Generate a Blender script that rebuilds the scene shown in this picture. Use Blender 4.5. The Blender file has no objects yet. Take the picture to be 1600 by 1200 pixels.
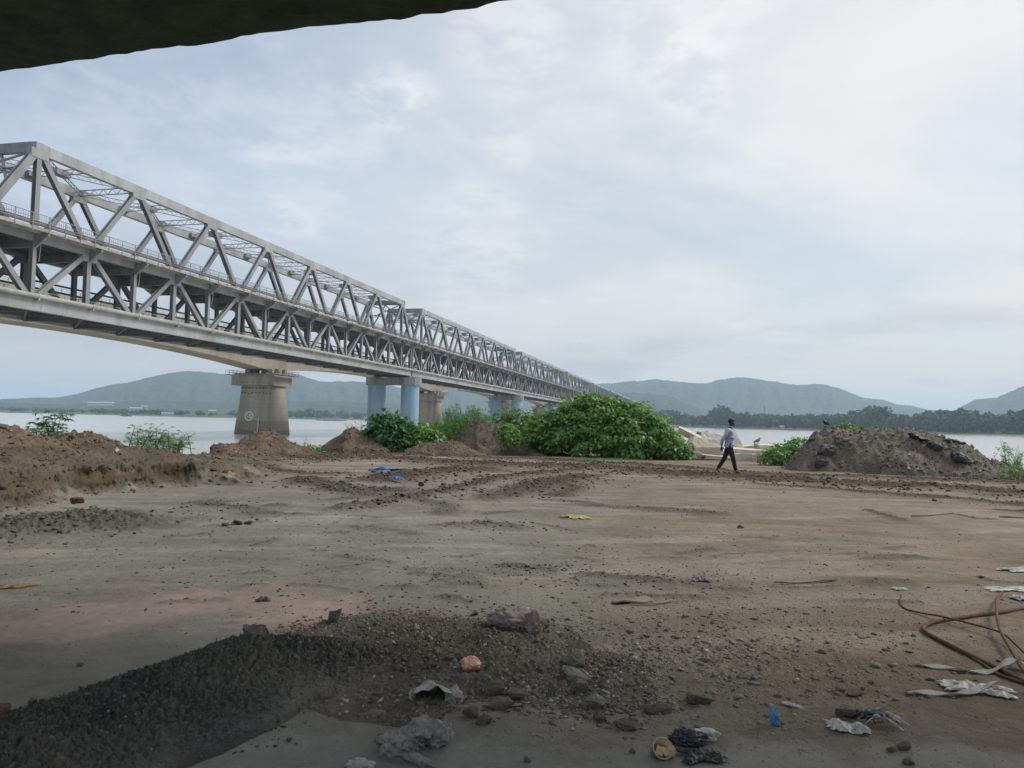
import bpy, bmesh, math, random
import numpy as np
from mathutils import Vector, Matrix, Euler
R = math.radians
random.seed(5)
SC = bpy.context.scene
C = SC.collection
# ---------------------------------------------------------------- camera
F = 1180.0                       # focal length in pixels of the 1600 wide photo
EYE = 1.6
PITCH, ROLL = R(2.82), R(1.2)
cam = bpy.data.cameras.new('camera'); co = bpy.data.objects.new('camera', cam); C.objects.link(co)
cam.sensor_width = 36; cam.lens = 36*F/1600; cam.clip_start = .05; cam.clip_end = 40000
RM = Matrix.Rotation(math.pi/2+PITCH, 3, 'X') @ Matrix.Rotation(ROLL, 3, 'Z')
co.matrix_world = Matrix.Translation((0, 0, EYE)) @ RM.to_4x4()
SC.camera = co
SC.render.resolution_x = 1024; SC.render.resolution_y = 768
# ---------------------------------------------------------------- light
SUN_AZ, SUN_EL = R(76), R(44)    # azimuth to the right of the view direction
sd = Vector((math.sin(SUN_AZ)*math.cos(SUN_EL), math.cos(SUN_AZ)*math.cos(SUN_EL), math.sin(SUN_EL)))
sl = bpy.data.lights.new('sun', 'SUN'); so = bpy.data.objects.new('sun', sl); C.objects.link(so)
sl.energy = 2.2; sl.angle = R(16); sl.color = (1, .95, .87)
so.rotation_euler = sd.to_track_quat('Z', 'Y').to_euler()
W = bpy.data.worlds.new('World'); SC.world = W; W.use_nodes = True
nt = W.node_tree; nt.nodes.clear()
def N(nt, t, **k):
    n = nt.nodes.new(t)
    for a, b in k.items():
        if hasattr(n, a): setattr(n, a, b)
    return n
def math_(nt, op, a, b=None, clamp=False):
    n = nt.nodes.new('ShaderNodeMath'); n.operation = op; n.use_clamp = clamp
    for i, v in enumerate((a, b)):
        if v is None: continue
        if isinstance(v, (int, float)): n.inputs[i].default_value = v
        else: nt.links.new(v, n.inputs[i])
    return n.outputs[0]
def mixc(nt, fac, a, b, mode='MIX'):
    n = nt.nodes.new('ShaderNodeMix'); n.data_type = 'RGBA'; n.blend_type = mode
    for s, v in ((n.inputs['Factor'], fac), (n.inputs[6], a), (n.inputs[7], b)):
        if isinstance(v, (int, float)): s.default_value = v
        elif isinstance(v, tuple): s.default_value = (*v[:3], 1)
        else: nt.links.new(v, s)
    return n.outputs[2]
def ramp(nt, x, lo, hi, a=0., b=1.):
    n = nt.nodes.new('ShaderNodeMapRange'); n.interpolation_type = 'SMOOTHSTEP'
    nt.links.new(x, n.inputs[0])
    for i, v in enumerate((lo, hi, a, b)): n.inputs[i+1].default_value = v
    return n.outputs[0]
sky = N(nt, 'ShaderNodeTexSky', sky_type='NISHITA', sun_disc=False)
sky.sun_elevation = SUN_EL; sky.sun_rotation = SUN_AZ; sky.air_density = 1.3; sky.dust_density = 1.2; sky.ozone_density = 2.5
tc = N(nt, 'ShaderNodeTexCoord')
sep = N(nt, 'ShaderNodeSeparateXYZ'); nt.links.new(tc.outputs['Generated'], sep.inputs[0])
zz = math_(nt, 'ADD', math_(nt, 'MAXIMUM', sep.outputs[2], 0.0), .13)
u_ = math_(nt, 'DIVIDE', sep.outputs[0], zz); v_ = math_(nt, 'DIVIDE', sep.outputs[1], zz)
cmb = N(nt, 'ShaderNodeCombineXYZ'); nt.links.new(u_, cmb.inputs[0]); nt.links.new(v_, cmb.inputs[1])
def noise(nt, vec, scale, detail=6, rough=.55, dist=0., off=None):
    if off:
        m = N(nt, 'ShaderNodeVectorMath', operation='ADD'); nt.links.new(vec, m.inputs[0]); m.inputs[1].default_value = off; vec = m.outputs[0]
    n = N(nt, 'ShaderNodeTexNoise'); nt.links.new(vec, n.inputs['Vector'])
    n.inputs['Scale'].default_value = scale; n.inputs['Detail'].default_value = detail
    n.inputs['Roughness'].default_value = rough; n.inputs['Distortion'].default_value = dist
    return n.outputs[0]
n1 = noise(nt, cmb.outputs[0], .55, 8, .55, .4, (3.1, 1.7, 0))
n2 = noise(nt, cmb.outputs[0], 1.7, 8, .6, .6, (7.3, 4.2, 0))
n3 = noise(nt, cmb.outputs[0], 5.5, 6, .6, .3, (1.3, 9.2, 0))
veil = math_(nt, 'MAXIMUM', ramp(nt, n1, .36, .66, .50, .97), ramp(nt, sep.outputs[2], .02, .22, .95, 0.))                  # thin high overcast
puff = math_(nt, 'MULTIPLY', ramp(nt, n2, .50, .68), ramp(nt, n3, .38, .62, .35, 1.))
# brightness of the overcast towards the sun (scattering in the cloud layer)
dot = N(nt, 'ShaderNodeVectorMath', operation='DOT_PRODUCT'); nt.links.new(tc.outputs['Generated'], dot.inputs[0])
dot.inputs[1].default_value = Vector((math.sin(R(40))*math.cos(R(20)), math.cos(R(40))*math.cos(R(20)), math.sin(R(20))))
glow = ramp(nt, dot.outputs['Value'], .52, .98)
skyc = mixc(nt, 1., sky.outputs[0], (.11, .11, .11), 'MULTIPLY')
cl = mixc(nt, glow, (.585, .665, .785), (.90, .885, .86))
hor = ramp(nt, sep.outputs[2], 0.0, .30, 1., 0.)
cl2 = mixc(nt, math_(nt, 'MULTIPLY', hor, .8), cl, mixc(nt, glow, (.74, .655, .61), (.86, .765, .70)))
c1 = mixc(nt, veil, skyc, cl2)
c2 = mixc(nt, math_(nt, 'MULTIPLY', puff, .3), c1, (.95, .95, .95))
# single soft puffs of cloud, placed by direction on the sky
for px_, py_, rad_, amt_ in ((1085, 112, 4.0, .8), (1010, 60, 4.5, .4), (600, 150, 3.0, .6), (655, 150, 2.0, .6), (790, 235, 2.4, .4), (800, 45, 6., .5), (200, 200, 9., .22), (470, 290, 6., .25), (1130, 0, 5., .5), (750, 385, 6, .35)):
    dn = N(nt, 'ShaderNodeVectorMath', operation='DOT_PRODUCT'); nt.links.new(tc.outputs['Generated'], dn.inputs[0]); dn.inputs[1].default_value = (RM @ Vector(((px_-800)/F, (600-py_)/F, -1))).normalized()
    k_ = math_(nt, 'MULTIPLY', ramp(nt, dn.outputs['Value'], math.cos(R(rad_)), math.cos(R(rad_*.15)), 0., amt_), ramp(nt, n3, .40, .60, .12, 1.))
    c2 = mixc(nt, k_, c2, (.93, .93, .93))
# grey undersides low over the hills
n4 = noise(nt, cmb.outputs[0], .75, 6, .6, .2, (12., 5., 0))
band = math_(nt, 'MULTIPLY', ramp(nt, n4, .48, .68), math_(nt, 'MULTIPLY', hor, .8))
c3 = mixc(nt, band, c2, (.52, .545, .58))
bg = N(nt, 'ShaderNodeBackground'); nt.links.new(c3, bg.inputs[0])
# an overcast sky is brightest overhead and near the veiled sun
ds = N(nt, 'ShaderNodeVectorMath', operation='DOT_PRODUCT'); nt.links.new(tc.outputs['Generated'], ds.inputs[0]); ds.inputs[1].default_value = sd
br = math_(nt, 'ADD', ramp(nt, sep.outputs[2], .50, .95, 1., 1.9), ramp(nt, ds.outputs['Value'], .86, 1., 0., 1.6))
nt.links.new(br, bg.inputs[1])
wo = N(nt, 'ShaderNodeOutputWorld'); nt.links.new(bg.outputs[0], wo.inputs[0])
SC.view_settings.view_transform = 'Standard'; SC.view_settings.look = 'None'
SC.view_settings.exposure = 0.02; SC.view_settings.gamma = 1
SC.cycles.volume_bounces = 1; SC.cycles.max_bounces = 6; SC.cycles.volume_step_rate = 4
# ---------------------------------------------------------------- helpers
def ray(px, py): return RM @ Vector(((px-800)/F, (600-py)/F, -1))
def at(px, py, z=0.0):
    d = ray(px, py); t = (z-EYE)/d.z
    return Vector((d.x*t, d.y*t, z))
def atD(px, py, D): d = ray(px, py); return Vector((0, 0, EYE))+d*D
def project(p):
    q = RM.transposed() @ (Vector(p)-Vector((0, 0, EYE)))
    return 800+F*q.x/-q.z, 600-F*q.y/-q.z
def tag(o, label=None, cat=None, group=None, kind=None):
    if label: o['label'] = label
    if cat: o['category'] = cat
    if group: o['group'] = group
    if kind: o['kind'] = kind
    return o
def empty(name, loc, label=None, cat=None, group=None, rz=0):
    o = bpy.data.objects.new(name, None); C.objects.link(o); o.location = loc; o.rotation_euler = (0, 0, rz)
    o.empty_display_size = .1
    return tag(o, label, cat, group)
def copy_tree(o, parent=None):
    c = o.copy(); C.objects.link(c)
    if parent: c.parent = parent
    for ch in list(o.children): copy_tree(ch, c)
    return c
# numpy gradient noise
_rs = np.random.RandomState(3)
_perm = np.arange(256); _rs.shuffle(_perm); _perm = np.concatenate([_perm, _perm, _perm])
_ga = _rs.rand(256)*2*np.pi; _gx, _gy = np.cos(_ga), np.sin(_ga)
def perlin(x, y):
    xi = np.floor(x).astype(np.int64); yi = np.floor(y).astype(np.int64)
    xf = x-xi; yf = y-yi; u = xf*xf*xf*(xf*(xf*6-15)+10); v = yf*yf*yf*(yf*(yf*6-15)+10)
    def g(ix, iy, dx, dy):
        h = _perm[_perm[ix & 255]+(iy & 255)]
        return _gx[h]*dx+_gy[h]*dy
    a = g(xi, yi, xf, yf); b = g(xi+1, yi, xf-1, yf); c = g(xi, yi+1, xf, yf-1); d = g(xi+1, yi+1, xf-1, yf-1)
    return (a+(b-a)*u+((c+(d-c)*u)-(a+(b-a)*u))*v)*1.5
def fbm(x, y, oct=4, gain=.5, seed=0.):
    s = 0; a = 1.; f = 1.
    for i in range(oct):
        s = s+a*perlin(x*f+seed+i*17.3, y*f+seed*1.7+i*9.1); a *= gain; f *= 2.03
    return s
def ridged(x, y, oct=4, gain=.5, seed=0.):
    s = 0; a = 1.; f = 1.
    for i in range(oct):
        s = s+a*(1-2*np.abs(perlin(x*f+seed+i*11.3, y*f-seed+i*5.1))); a *= gain; f *= 2.1
    return s/2
def sst(x, a, b):
    t = np.clip((x-a)/(b-a), 0, 1); return t*t*(3-2*t)
class MB:
    def __init__(s): s.v = []; s.f = []; s.n = 0
    def add(s, v, f):
        v = np.asarray(v, float).reshape(-1, 3)
        s.v.append(v)
        for q in f: s.f.append(tuple(int(i)+s.n for i in q))
        s.n += len(v)
    def box(s, c, d, rot=None):
        c = np.array(c, float); hx, hy, hz = [q/2 for q in d]
        v = np.array([(x, y, z) for z in (-hz, hz) for y in (-hy, hy) for x in (-hx, hx)])
        if rot is not None: v = v @ np.array(rot).T
        s.add(v+c, [(0, 2, 3, 1), (4, 5, 7, 6), (0, 1, 5, 4), (2, 6, 7, 3), (0, 4, 6, 2), (1, 3, 7, 5)])
    def beam(s, a, b, w, h, side):
        """box from a to b: w along 'side', h across"""
        a = Vector(a); b = Vector(b); d = (b-a); L = d.length; d.normalize()
        sd_ = Vector(side); sd_ = (sd_-d*sd_.dot(d)).normalized(); up = sd_.cross(d).normalized()
        rot = Matrix((d, sd_, up)).transposed()
        s.box((a+b)/2, (L, w, h), rot)
    def hbeam(s, a, b, w, h, side, t=.06):
        """H section: two side plates (depth h) w apart joined by a web"""
        a = Vector(a); b = Vector(b); sd_ = Vector(side); d = (b-a).normalized(); sd_ = (sd_-d*sd_.dot(d)).normalized()
        for q in (-1, 1): s.beam(a+sd_*q*(w/2-t/2), b+sd_*q*(w/2-t/2), t, h, side)
        s.beam(a, b, w-2*t-.004, t, side)
    def lace(s, a, b, dep, n, side, t=.08):
        """laced strut: two rails dep apart vertically, zigzag between"""
        a = Vector(a); b = Vector(b); z = Vector((0, 0, dep/2))
        s.beam(a+z, b+z, t*1.3, t, side); s.beam(a-z, b-z, t*1.3, t, side)
        for i in range(n):
            p = a.lerp(b, i/n); q = a.lerp(b, (i+1)/n); sg = 1 if i % 2 else -1
            s.beam(p+z*sg, q-z*sg, t*.6, t*.6, side)
    def tube(s, pts, rad, k=8, caps=True):
        pts = [Vector(p) for p in pts]; n = len(pts)
        if isinstance(rad, (int, float)): rad = [rad]*n
        vs = []; prev = None
        for i, p in enumerate(pts):
            d = (pts[min(i+1, n-1)]-pts[max(i-1, 0)]).normalized()
            if prev is None:
                ref = Vector((0, 0, 1)) if abs(d.z) < .9 else Vector((1, 0, 0))
                a1 = d.cross(ref).normalized()
            else: a1 = (prev-d*prev.dot(d)).normalized()
            prev = a1; b1 = d.cross(a1)
            for j in range(k):
                t = 2*math.pi*j/k; vs.append(p+(a1*math.cos(t)+b1*math.sin(t))*rad[i])
        f = []
        for i in range(n-1):
            for j in range(k):
                f.append((i*k+j, i*k+(j+1) % k, (i+1)*k+(j+1) % k, (i+1)*k+j))
        if caps: f.append(tuple(range(k-1, -1, -1))); f.append(tuple((n-1)*k+j for j in range(k)))
        s.add([tuple(v) for v in vs], f)
    def build(s, name, mat, parent=None, smooth=False):
        me = bpy.data.meshes.new(name)
        v = np.concatenate(s.v) if s.v else np.zeros((0, 3))
        me.from_pydata(v.tolist(), [], s.f)
        return link(name, me, mat, parent, smooth)
def link(name, me, mat, parent=None, smooth=False):
    me.materials.append(mat)
    if smooth: me.shade_smooth()
    o = bpy.data.objects.new(name, me); C.objects.link(o)
    if parent: o.parent = parent
    return o
def big_mesh(name, V, Fq, mat, parent=None, smooth=False, k=4, col=None, extra=None):
    me = bpy.data.meshes.new(name); V = np.asarray(V, np.float32); Fq = np.asarray(Fq, np.int32)
    me.vertices.add(len(V)); me.vertices.foreach_set('co', V.ravel())
    me.loops.add(Fq.size); me.loops.foreach_set('vertex_index', Fq.ravel())
    me.polygons.add(len(Fq)); me.polygons.foreach_set('loop_start', np.arange(0, Fq.size, k, dtype=np.int32))
    me.polygons.foreach_set('loop_total', np.full(len(Fq), k, np.int32))
    me.update(calc_edges=True)
    if col is not None:
        a = me.attributes.new('soil', 'FLOAT_COLOR', 'POINT')
        a.data.foreach_set('color', np.concatenate([col, np.ones((len(col), 1))], 1).astype(np.float32).ravel())
    if extra is not None:
        a = me.attributes.new('wet', 'FLOAT', 'POINT'); a.data.foreach_set('value', extra.astype(np.float32))
    return link(name, me, mat, parent, smooth)
def gridfaces(nr, nc, wrap=False):
    i = np.arange(nr-1)[:, None]; j = np.arange(nc if wrap else nc-1)[None, :]; j2 = (j+1) % nc
    return np.stack([i*nc+j, i*nc+j2, (i+1)*nc+j2, (i+1)*nc+j], -1).reshape(-1, 4)
# ---------------------------------------------------------------- materials
def mat(name, col, rough=.7, metal=0., col2=None, scale=3., bump=0., bscale=20., amt=.6, coords='Object', spec=.4, streak=False, extra=None):
    m = bpy.data.materials.new(name); m.use_nodes = True; nt = m.node_tree; b = nt.nodes['Principled BSDF']
    b.inputs['Roughness'].default_value = rough; b.inputs['Metallic'].default_value = metal
    b.inputs['Specular IOR Level'].default_value = spec
    tc = N(nt, 'ShaderNodeTexCoord'); vec = tc.outputs[coords]
    if streak:
        mp = N(nt, 'ShaderNodeMapping'); nt.links.new(vec, mp.inputs[0]); mp.inputs['Scale'].default_value = (1, 1, .12); svec = mp.outputs[0]
    else: svec = vec
    if col2 is not None:
        f = noise(nt, svec, scale, 8, .62, .3)
        c = mixc(nt, ramp(nt, f, .5-.16/amt*.6, .5+.16/amt*.6), col, col2)
        f2 = noise(nt, vec, scale*9, 4, .6, 0, (5, 3, 1))
        c = mixc(nt, ramp(nt, f2, .3, .7, 0, .35), c, tuple(q*.6 for q in col))
        nt.links.new(c, b.inputs['Base Color'])
    else: b.inputs['Base Color'].default_value = (*col, 1)
    if bump:
        f = noise(nt, vec, bscale, 8, .65, .2)
        bp = N(nt, 'ShaderNodeBump'); bp.inputs['Strength'].default_value = bump; bp.inputs['Distance'].default_value = 1/bscale
        nt.links.new(f, bp.inputs['Height']); nt.links.new(bp.outputs[0], b.inputs['Normal'])
    return m
def soil_mat(name, fine=60., bstr=.9, gloss=None):
    m = bpy.data.materials.new(name); m.use_nodes = True; nt = m.node_tree; b = nt.nodes['Principled BSDF']
    a = N(nt, 'ShaderNodeAttribute', attribute_name='soil'); w = N(nt, 'ShaderNodeAttribute', attribute_name='wet')
    tc = N(nt, 'ShaderNodeTexCoord'); vec = tc.outputs['Object']
    f1 = noise(nt, vec, 9., 8, .7, .3); f2 = noise(nt, vec, fine, 6, .7); f3 = noise(nt, vec, 1.3, 6, .6, .5, (4, 4, 0))
    c = mixc(nt, ramp(nt, f1, .35, .65, .0, .38), a.outputs['Color'], mixc(nt, 1., a.outputs['Color'], (.55, .5, .46), 'MULTIPLY'))
    c = mixc(nt, ramp(nt, f2, .4, .7, .0, .2), c, mixc(nt, 1., a.outputs['Color'], (1.5, 1.45, 1.4), 'MULTIPLY'))
    c = mixc(nt, ramp(nt, f3, .4, .7, 0, .25), c, mixc(nt, 1., a.outputs['Color'], (.75, .74, .72), 'MULTIPLY'))
    nt.links.new(c, b.inputs['Base Color'])
    r = ramp(nt, w.outputs['Fac'], 0, 1, .93, .33); nt.links.new(r, b.inputs['Roughness'])
    sp = ramp(nt, w.outputs['Fac'], 0, 1, .15, .55); nt.links.new(sp, b.inputs['Specular IOR Level'])
    if gloss:
        for q in ('Roughness', 'Specular IOR Level'): nt.links.remove(b.inputs[q].links[0])
        b.inputs['Roughness'].default_value = gloss; b.inputs['Specular IOR Level'].default_value = .5
    h = math_(nt, 'ADD', math_(nt, 'MULTIPLY', f2, .35), f1)
    bp = N(nt, 'ShaderNodeBump'); bp.inputs['Distance'].default_value = .05
    nt.links.new(ramp(nt, w.outputs['Fac'], 0, .6, bstr, .10), bp.inputs['Strength'])
    nt.links.new(h, bp.inputs['Height']); nt.links.new(bp.outputs[0], b.inputs['Normal'])
    return m
def leaf_mat(name, c1, c2, rough=.45, tr=.3, yellow=None):
    m = bpy.data.materials.new(name); m.use_nodes = True; nt = m.node_tree; b = nt.nodes['Principled BSDF']
    g = N(nt, 'ShaderNodeNewGeometry'); c = mixc(nt, g.outputs['Random Per Island'], c1, c2)
    if yellow:
        c = mixc(nt, ramp(nt, g.outputs['Random Per Island'], .93, .95), c, yellow)
    tc = N(nt, 'ShaderNodeTexCoord')
    f = noise(nt, tc.outputs['Object'], 1.1, 3, .5); c = mixc(nt, ramp(nt, f, .35, .65, 0, .45), c, tuple(q*.65 for q in c1))
    nt.links.new(c, b.inputs['Base Color']); b.inputs['Roughness'].default_value = rough; b.inputs['Specular IOR Level'].default_value = .35
    t = N(nt, 'ShaderNodeBsdfTranslucent'); nt.links.new(mixc(nt, 1., c, (1.2, 1.4, .6), 'MULTIPLY'), t.inputs[0])
    mx = N(nt, 'ShaderNodeMixShader'); mx.inputs[0].default_value = tr
    nt.links.new(b.outputs[0], mx.inputs[1]); nt.links.new(t.outputs[0], mx.inputs[2])
    nt.links.new(mx.outputs[0], nt.nodes['Material Output'].inputs[0])
    return m
M = {}
M['soil'] = soil_mat('soil')
M['clay'] = soil_mat('clay', 70., 1., .47)
M['steel'] = mat('grey_paint_steel', (.39, .40, .40), .5, 0., (.255, .25, .235), .35, .05, 8, .6, streak=True)
M['steel3'] = mat('grey_paint_members_shade_dirt', (.29, .30, .305), .5, 0., (.20, .20, .19), .5, .05, 8, .6, streak=True)  # same grey paint, darkened to carry the members' weaker light and their dirt
M['steel2'] = mat('grey_paint_bracing', (.29, .30, .305), .55, 0., (.20, .205, .20), .8)
M['steeldark'] = mat('dark_floor_steel', (.13, .13, .13), .7, 0., (.08, .078, .072), .6)
M['deck'] = mat('deck_slab', (.12, .118, .11), .85, 0., (.08, .08, .075), .7)
M['fascia'] = mat('deck_fascia', (.40, .39, .36), .75, 0., (.26, .24, .21), .9)
M['rust'] = mat('rusty_steel', (.17, .085, .05), .9, 0., (.085, .045, .028), 25., .5, 150)
M['rustpipe'] = mat('rusty_cable_bundle', (.28, .17, .13), .8, 0., (.16, .09, .07), 2.)
M['pipe'] = mat('grey_beige_pipe', (.42, .405, .36), .6, 0., (.3, .28, .24), .8)
M['blue'] = mat('blue_painted_concrete', (.30, .44, .54), .7, 0., (.24, .34, .42), .35, .1, 4, streak=True)
M['capc'] = mat('grey_concrete', (.30, .33, .32), .85, 0., (.20, .22, .21), .6, .2, 4, streak=True)
M['conc'] = mat('tan_concrete', (.43, .385, .31), .88, 0., (.30, .26, .205), .28, .25, 3, streak=True)
M['conc2'] = mat('pale_concrete', (.68, .60, .47), .88, 0., (.50, .43, .33), 1.5, .4, 12)
M['hole'] = mat('dark_hole', (.03, .027, .024), .9)
M['white'] = mat('white_paint', (.86, .85, .80), .7, 0., (.70, .68, .62), 2.)
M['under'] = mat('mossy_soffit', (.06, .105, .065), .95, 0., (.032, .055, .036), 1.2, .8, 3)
M['hill'] = mat('forest_hill', (.055, .075, .035), .95, 0., (.030, .045, .022), .012, .6, .02)
M['bark'] = mat('stem', (.16, .13, .08), .9, 0., (.10, .09, .05), 10.)
M['leafA'] = leaf_mat('broad_leaf', (.10, .22, .045), (.23, .37, .09), .42, .28, (.22, .26, .06))
M['leafB'] = leaf_mat('dark_leaf', (.05, .145, .055), (.09, .22, .07), .45, .25)
M['leafC'] = leaf_mat('thin_leaf', (.10, .23, .05), (.18, .32, .08), .55, .3)
M['leafF'] = leaf_mat('far_leaf', (.055, .085, .045), (.085, .12, .06), .8, .1)  # lightened, so the colour carries extra haze over the far trees
M['stone'] = mat('grey_stone', (.13, .125, .095), .88, 0., (.22, .205, .155), 6., .6, 40)
M['stoneb'] = mat('brown_stone', (.145, .122, .085), .9, 0., (.08, .068, .048), 6., .7, 40)
M['black'] = mat('black_plastic', (.018, .019, .021), .38, 0., (.035, .036, .04), 8.)
M['sack'] = mat('woven_sack', (.42, .385, .33), .8, 0., (.17, .155, .13), 6., .5, 90)
M['sackd'] = mat('muddy_sack', (.12, .105, .09), .8, 0., (.055, .05, .045), 5., .5, 60)
# ================================================================ GROUND
WATER = -3.1
def az_of(px, py=640): d = ray(px, py); return math.atan2(d.x, d.y)
def poly_ground(pts, z=0.): return np.array([tuple(at(x, y, z))[:2] for x, y in pts])
def dist_poly(x, y, P):
    """distance to polyline and parameter (index + fraction)"""
    best = np.full(x.shape, 1e9); par = np.zeros(x.shape)
    for i in range(len(P)-1):
        ax, ay = P[i]; bx, by = P[i+1]; dx, dy = bx-ax, by-ay
        t = np.clip(((x-ax)*dx+(y-ay)*dy)/(dx*dx+dy*dy+1e-12), 0, 1)
        d = np.hypot(x-ax-t*dx, y-ay-t*dy); m = d < best
        best = np.where(m, d, best); par = np.where(m, i+t, par)
    return best, par
# land edge (distance from the camera along each azimuth)
EDGE = [(-900, 22), (-300, 22), (0, 23.5), (150, 23), (240, 22.5), (330, 25), (400, 33), (480, 37), (560, 38.5), (700, 40), (900, 41), (1100, 41), (1400, 40), (1600, 39.5), (2400, 39)]
E_az = np.array([az_of(p) for p, _ in EDGE]); E_r = np.array([r for _, r in EDGE])
SH = [(-700, 643), (0, 644.6), (150, 648), (300, 652), (550, 656.2), (800, 661), (1050, 667.8), (1300, 674), (1600, 681.5), (2300, 698)]
S_az = np.array([math.atan2(at(x, y, WATER).x, at(x, y, WATER).y) for x, y in SH]); S_r = np.array([at(x, y, WATER).xy.length for x, y in SH])
LEDGE = poly_ground([(-500, 840), (-200, 812), (0, 796), (60, 788), (90, 782), (150, 771), (200, 768), (240, 761), (280, 759), (330, 757), (370, 756), (400, 746), (430, 737), (470, 727), (530, 714)])
LTOP = [1.0, .95, .86, .84, .82, .80, .78, .74, .70, .66, .62, .50, .38, .22, .0]
STROKES = [  # polyline in photo pixels on the ground, half width m, amplitude m
    ([(1700, 776), (1600, 771), (1500, 766), (1400, 760), (1250, 752), (1150, 747), (1060, 741), (1000, 735), (900, 729), (800, 728), (700, 723), (600, 716), (500, 711)], 1.25, .24),
    ([(1700, 760), (1500, 751), (1350, 746), (1200, 741), (1000, 727), (860, 718), (700, 714), (560, 707)], .8, .15),
    ([(530, 797), (600, 786), (650, 773), (700, 765), (760, 752), (800, 745), (860, 739), (930, 731)], .34, .19),
    ([(600, 752), (660, 738), (720, 733), (760, 735)], .9, .22),
    ([(470, 750), (520, 760), (560, 771), (610, 764)], .7, .16),
    ([(770, 777), (810, 768), (850, 757), (910, 745)], .7, .16),
    ([(700, 823), (760, 820), (815, 826)], .26, .13),
    ([(785, 887), (830, 889), (868, 896)], .11, .09), ([(645, 899), (700, 903), (750, 908)], .09, .05),
    ([(905, 899), (950, 903), (1000, 907), (1060, 910)], .09, .08), ([(945, 934), (1000, 932), (1090, 932)], .08, .06),
    ([(690, 935), (740, 940)], .08, .06),
    ([(-100, 845), (0, 832), (60, 822), (120, 808), (200, 816)], .8, .30),
    ([(320, 789), (350, 792), (390, 796)], .3, .09), ([(335, 822), (375, 821), (420, 816)], .1, .07),
    ([(930, 790), (1040, 795), (1120, 804)], .4, .05), ([(520, 836), (540, 834)], .12, .06),
    ([(380, 712), (430, 716), (480, 720), (530, 716)], .9, .18),
    ([(840, 752), (900, 762), (870, 775)], .35, .05), ([(1200, 758), (1350, 768), (1500, 780), (1620, 790)], .5, .08), ([(640, 776), (700, 790), (690, 802)], .3, .05), ([(430, 735), (480, 742), (540, 740)], .5, .12)]
_q = np.random.RandomState(19)
for _i in range(46):      # small broken patches and scuffs over the open ground
    _x, _y = _q.uniform(250, 1600), 778+165*_q.power(.9); _l = _q.uniform(18, 75)*(_y-640)/180; _s = _q.normal()*.10
    STROKES.append(([(_x, _y), (_x+_l*.5, _y+_l*_s*.5+_q.normal()*2), (_x+_l, _y+_l*_s)], _q.uniform(.05, .16)*(1.5 if _y < 840 else .8), _q.uniform(.025, .06)))
STROKES = [(poly_ground(p), w, a) for p, w, a in STROKES]
FACE = [None]
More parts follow.
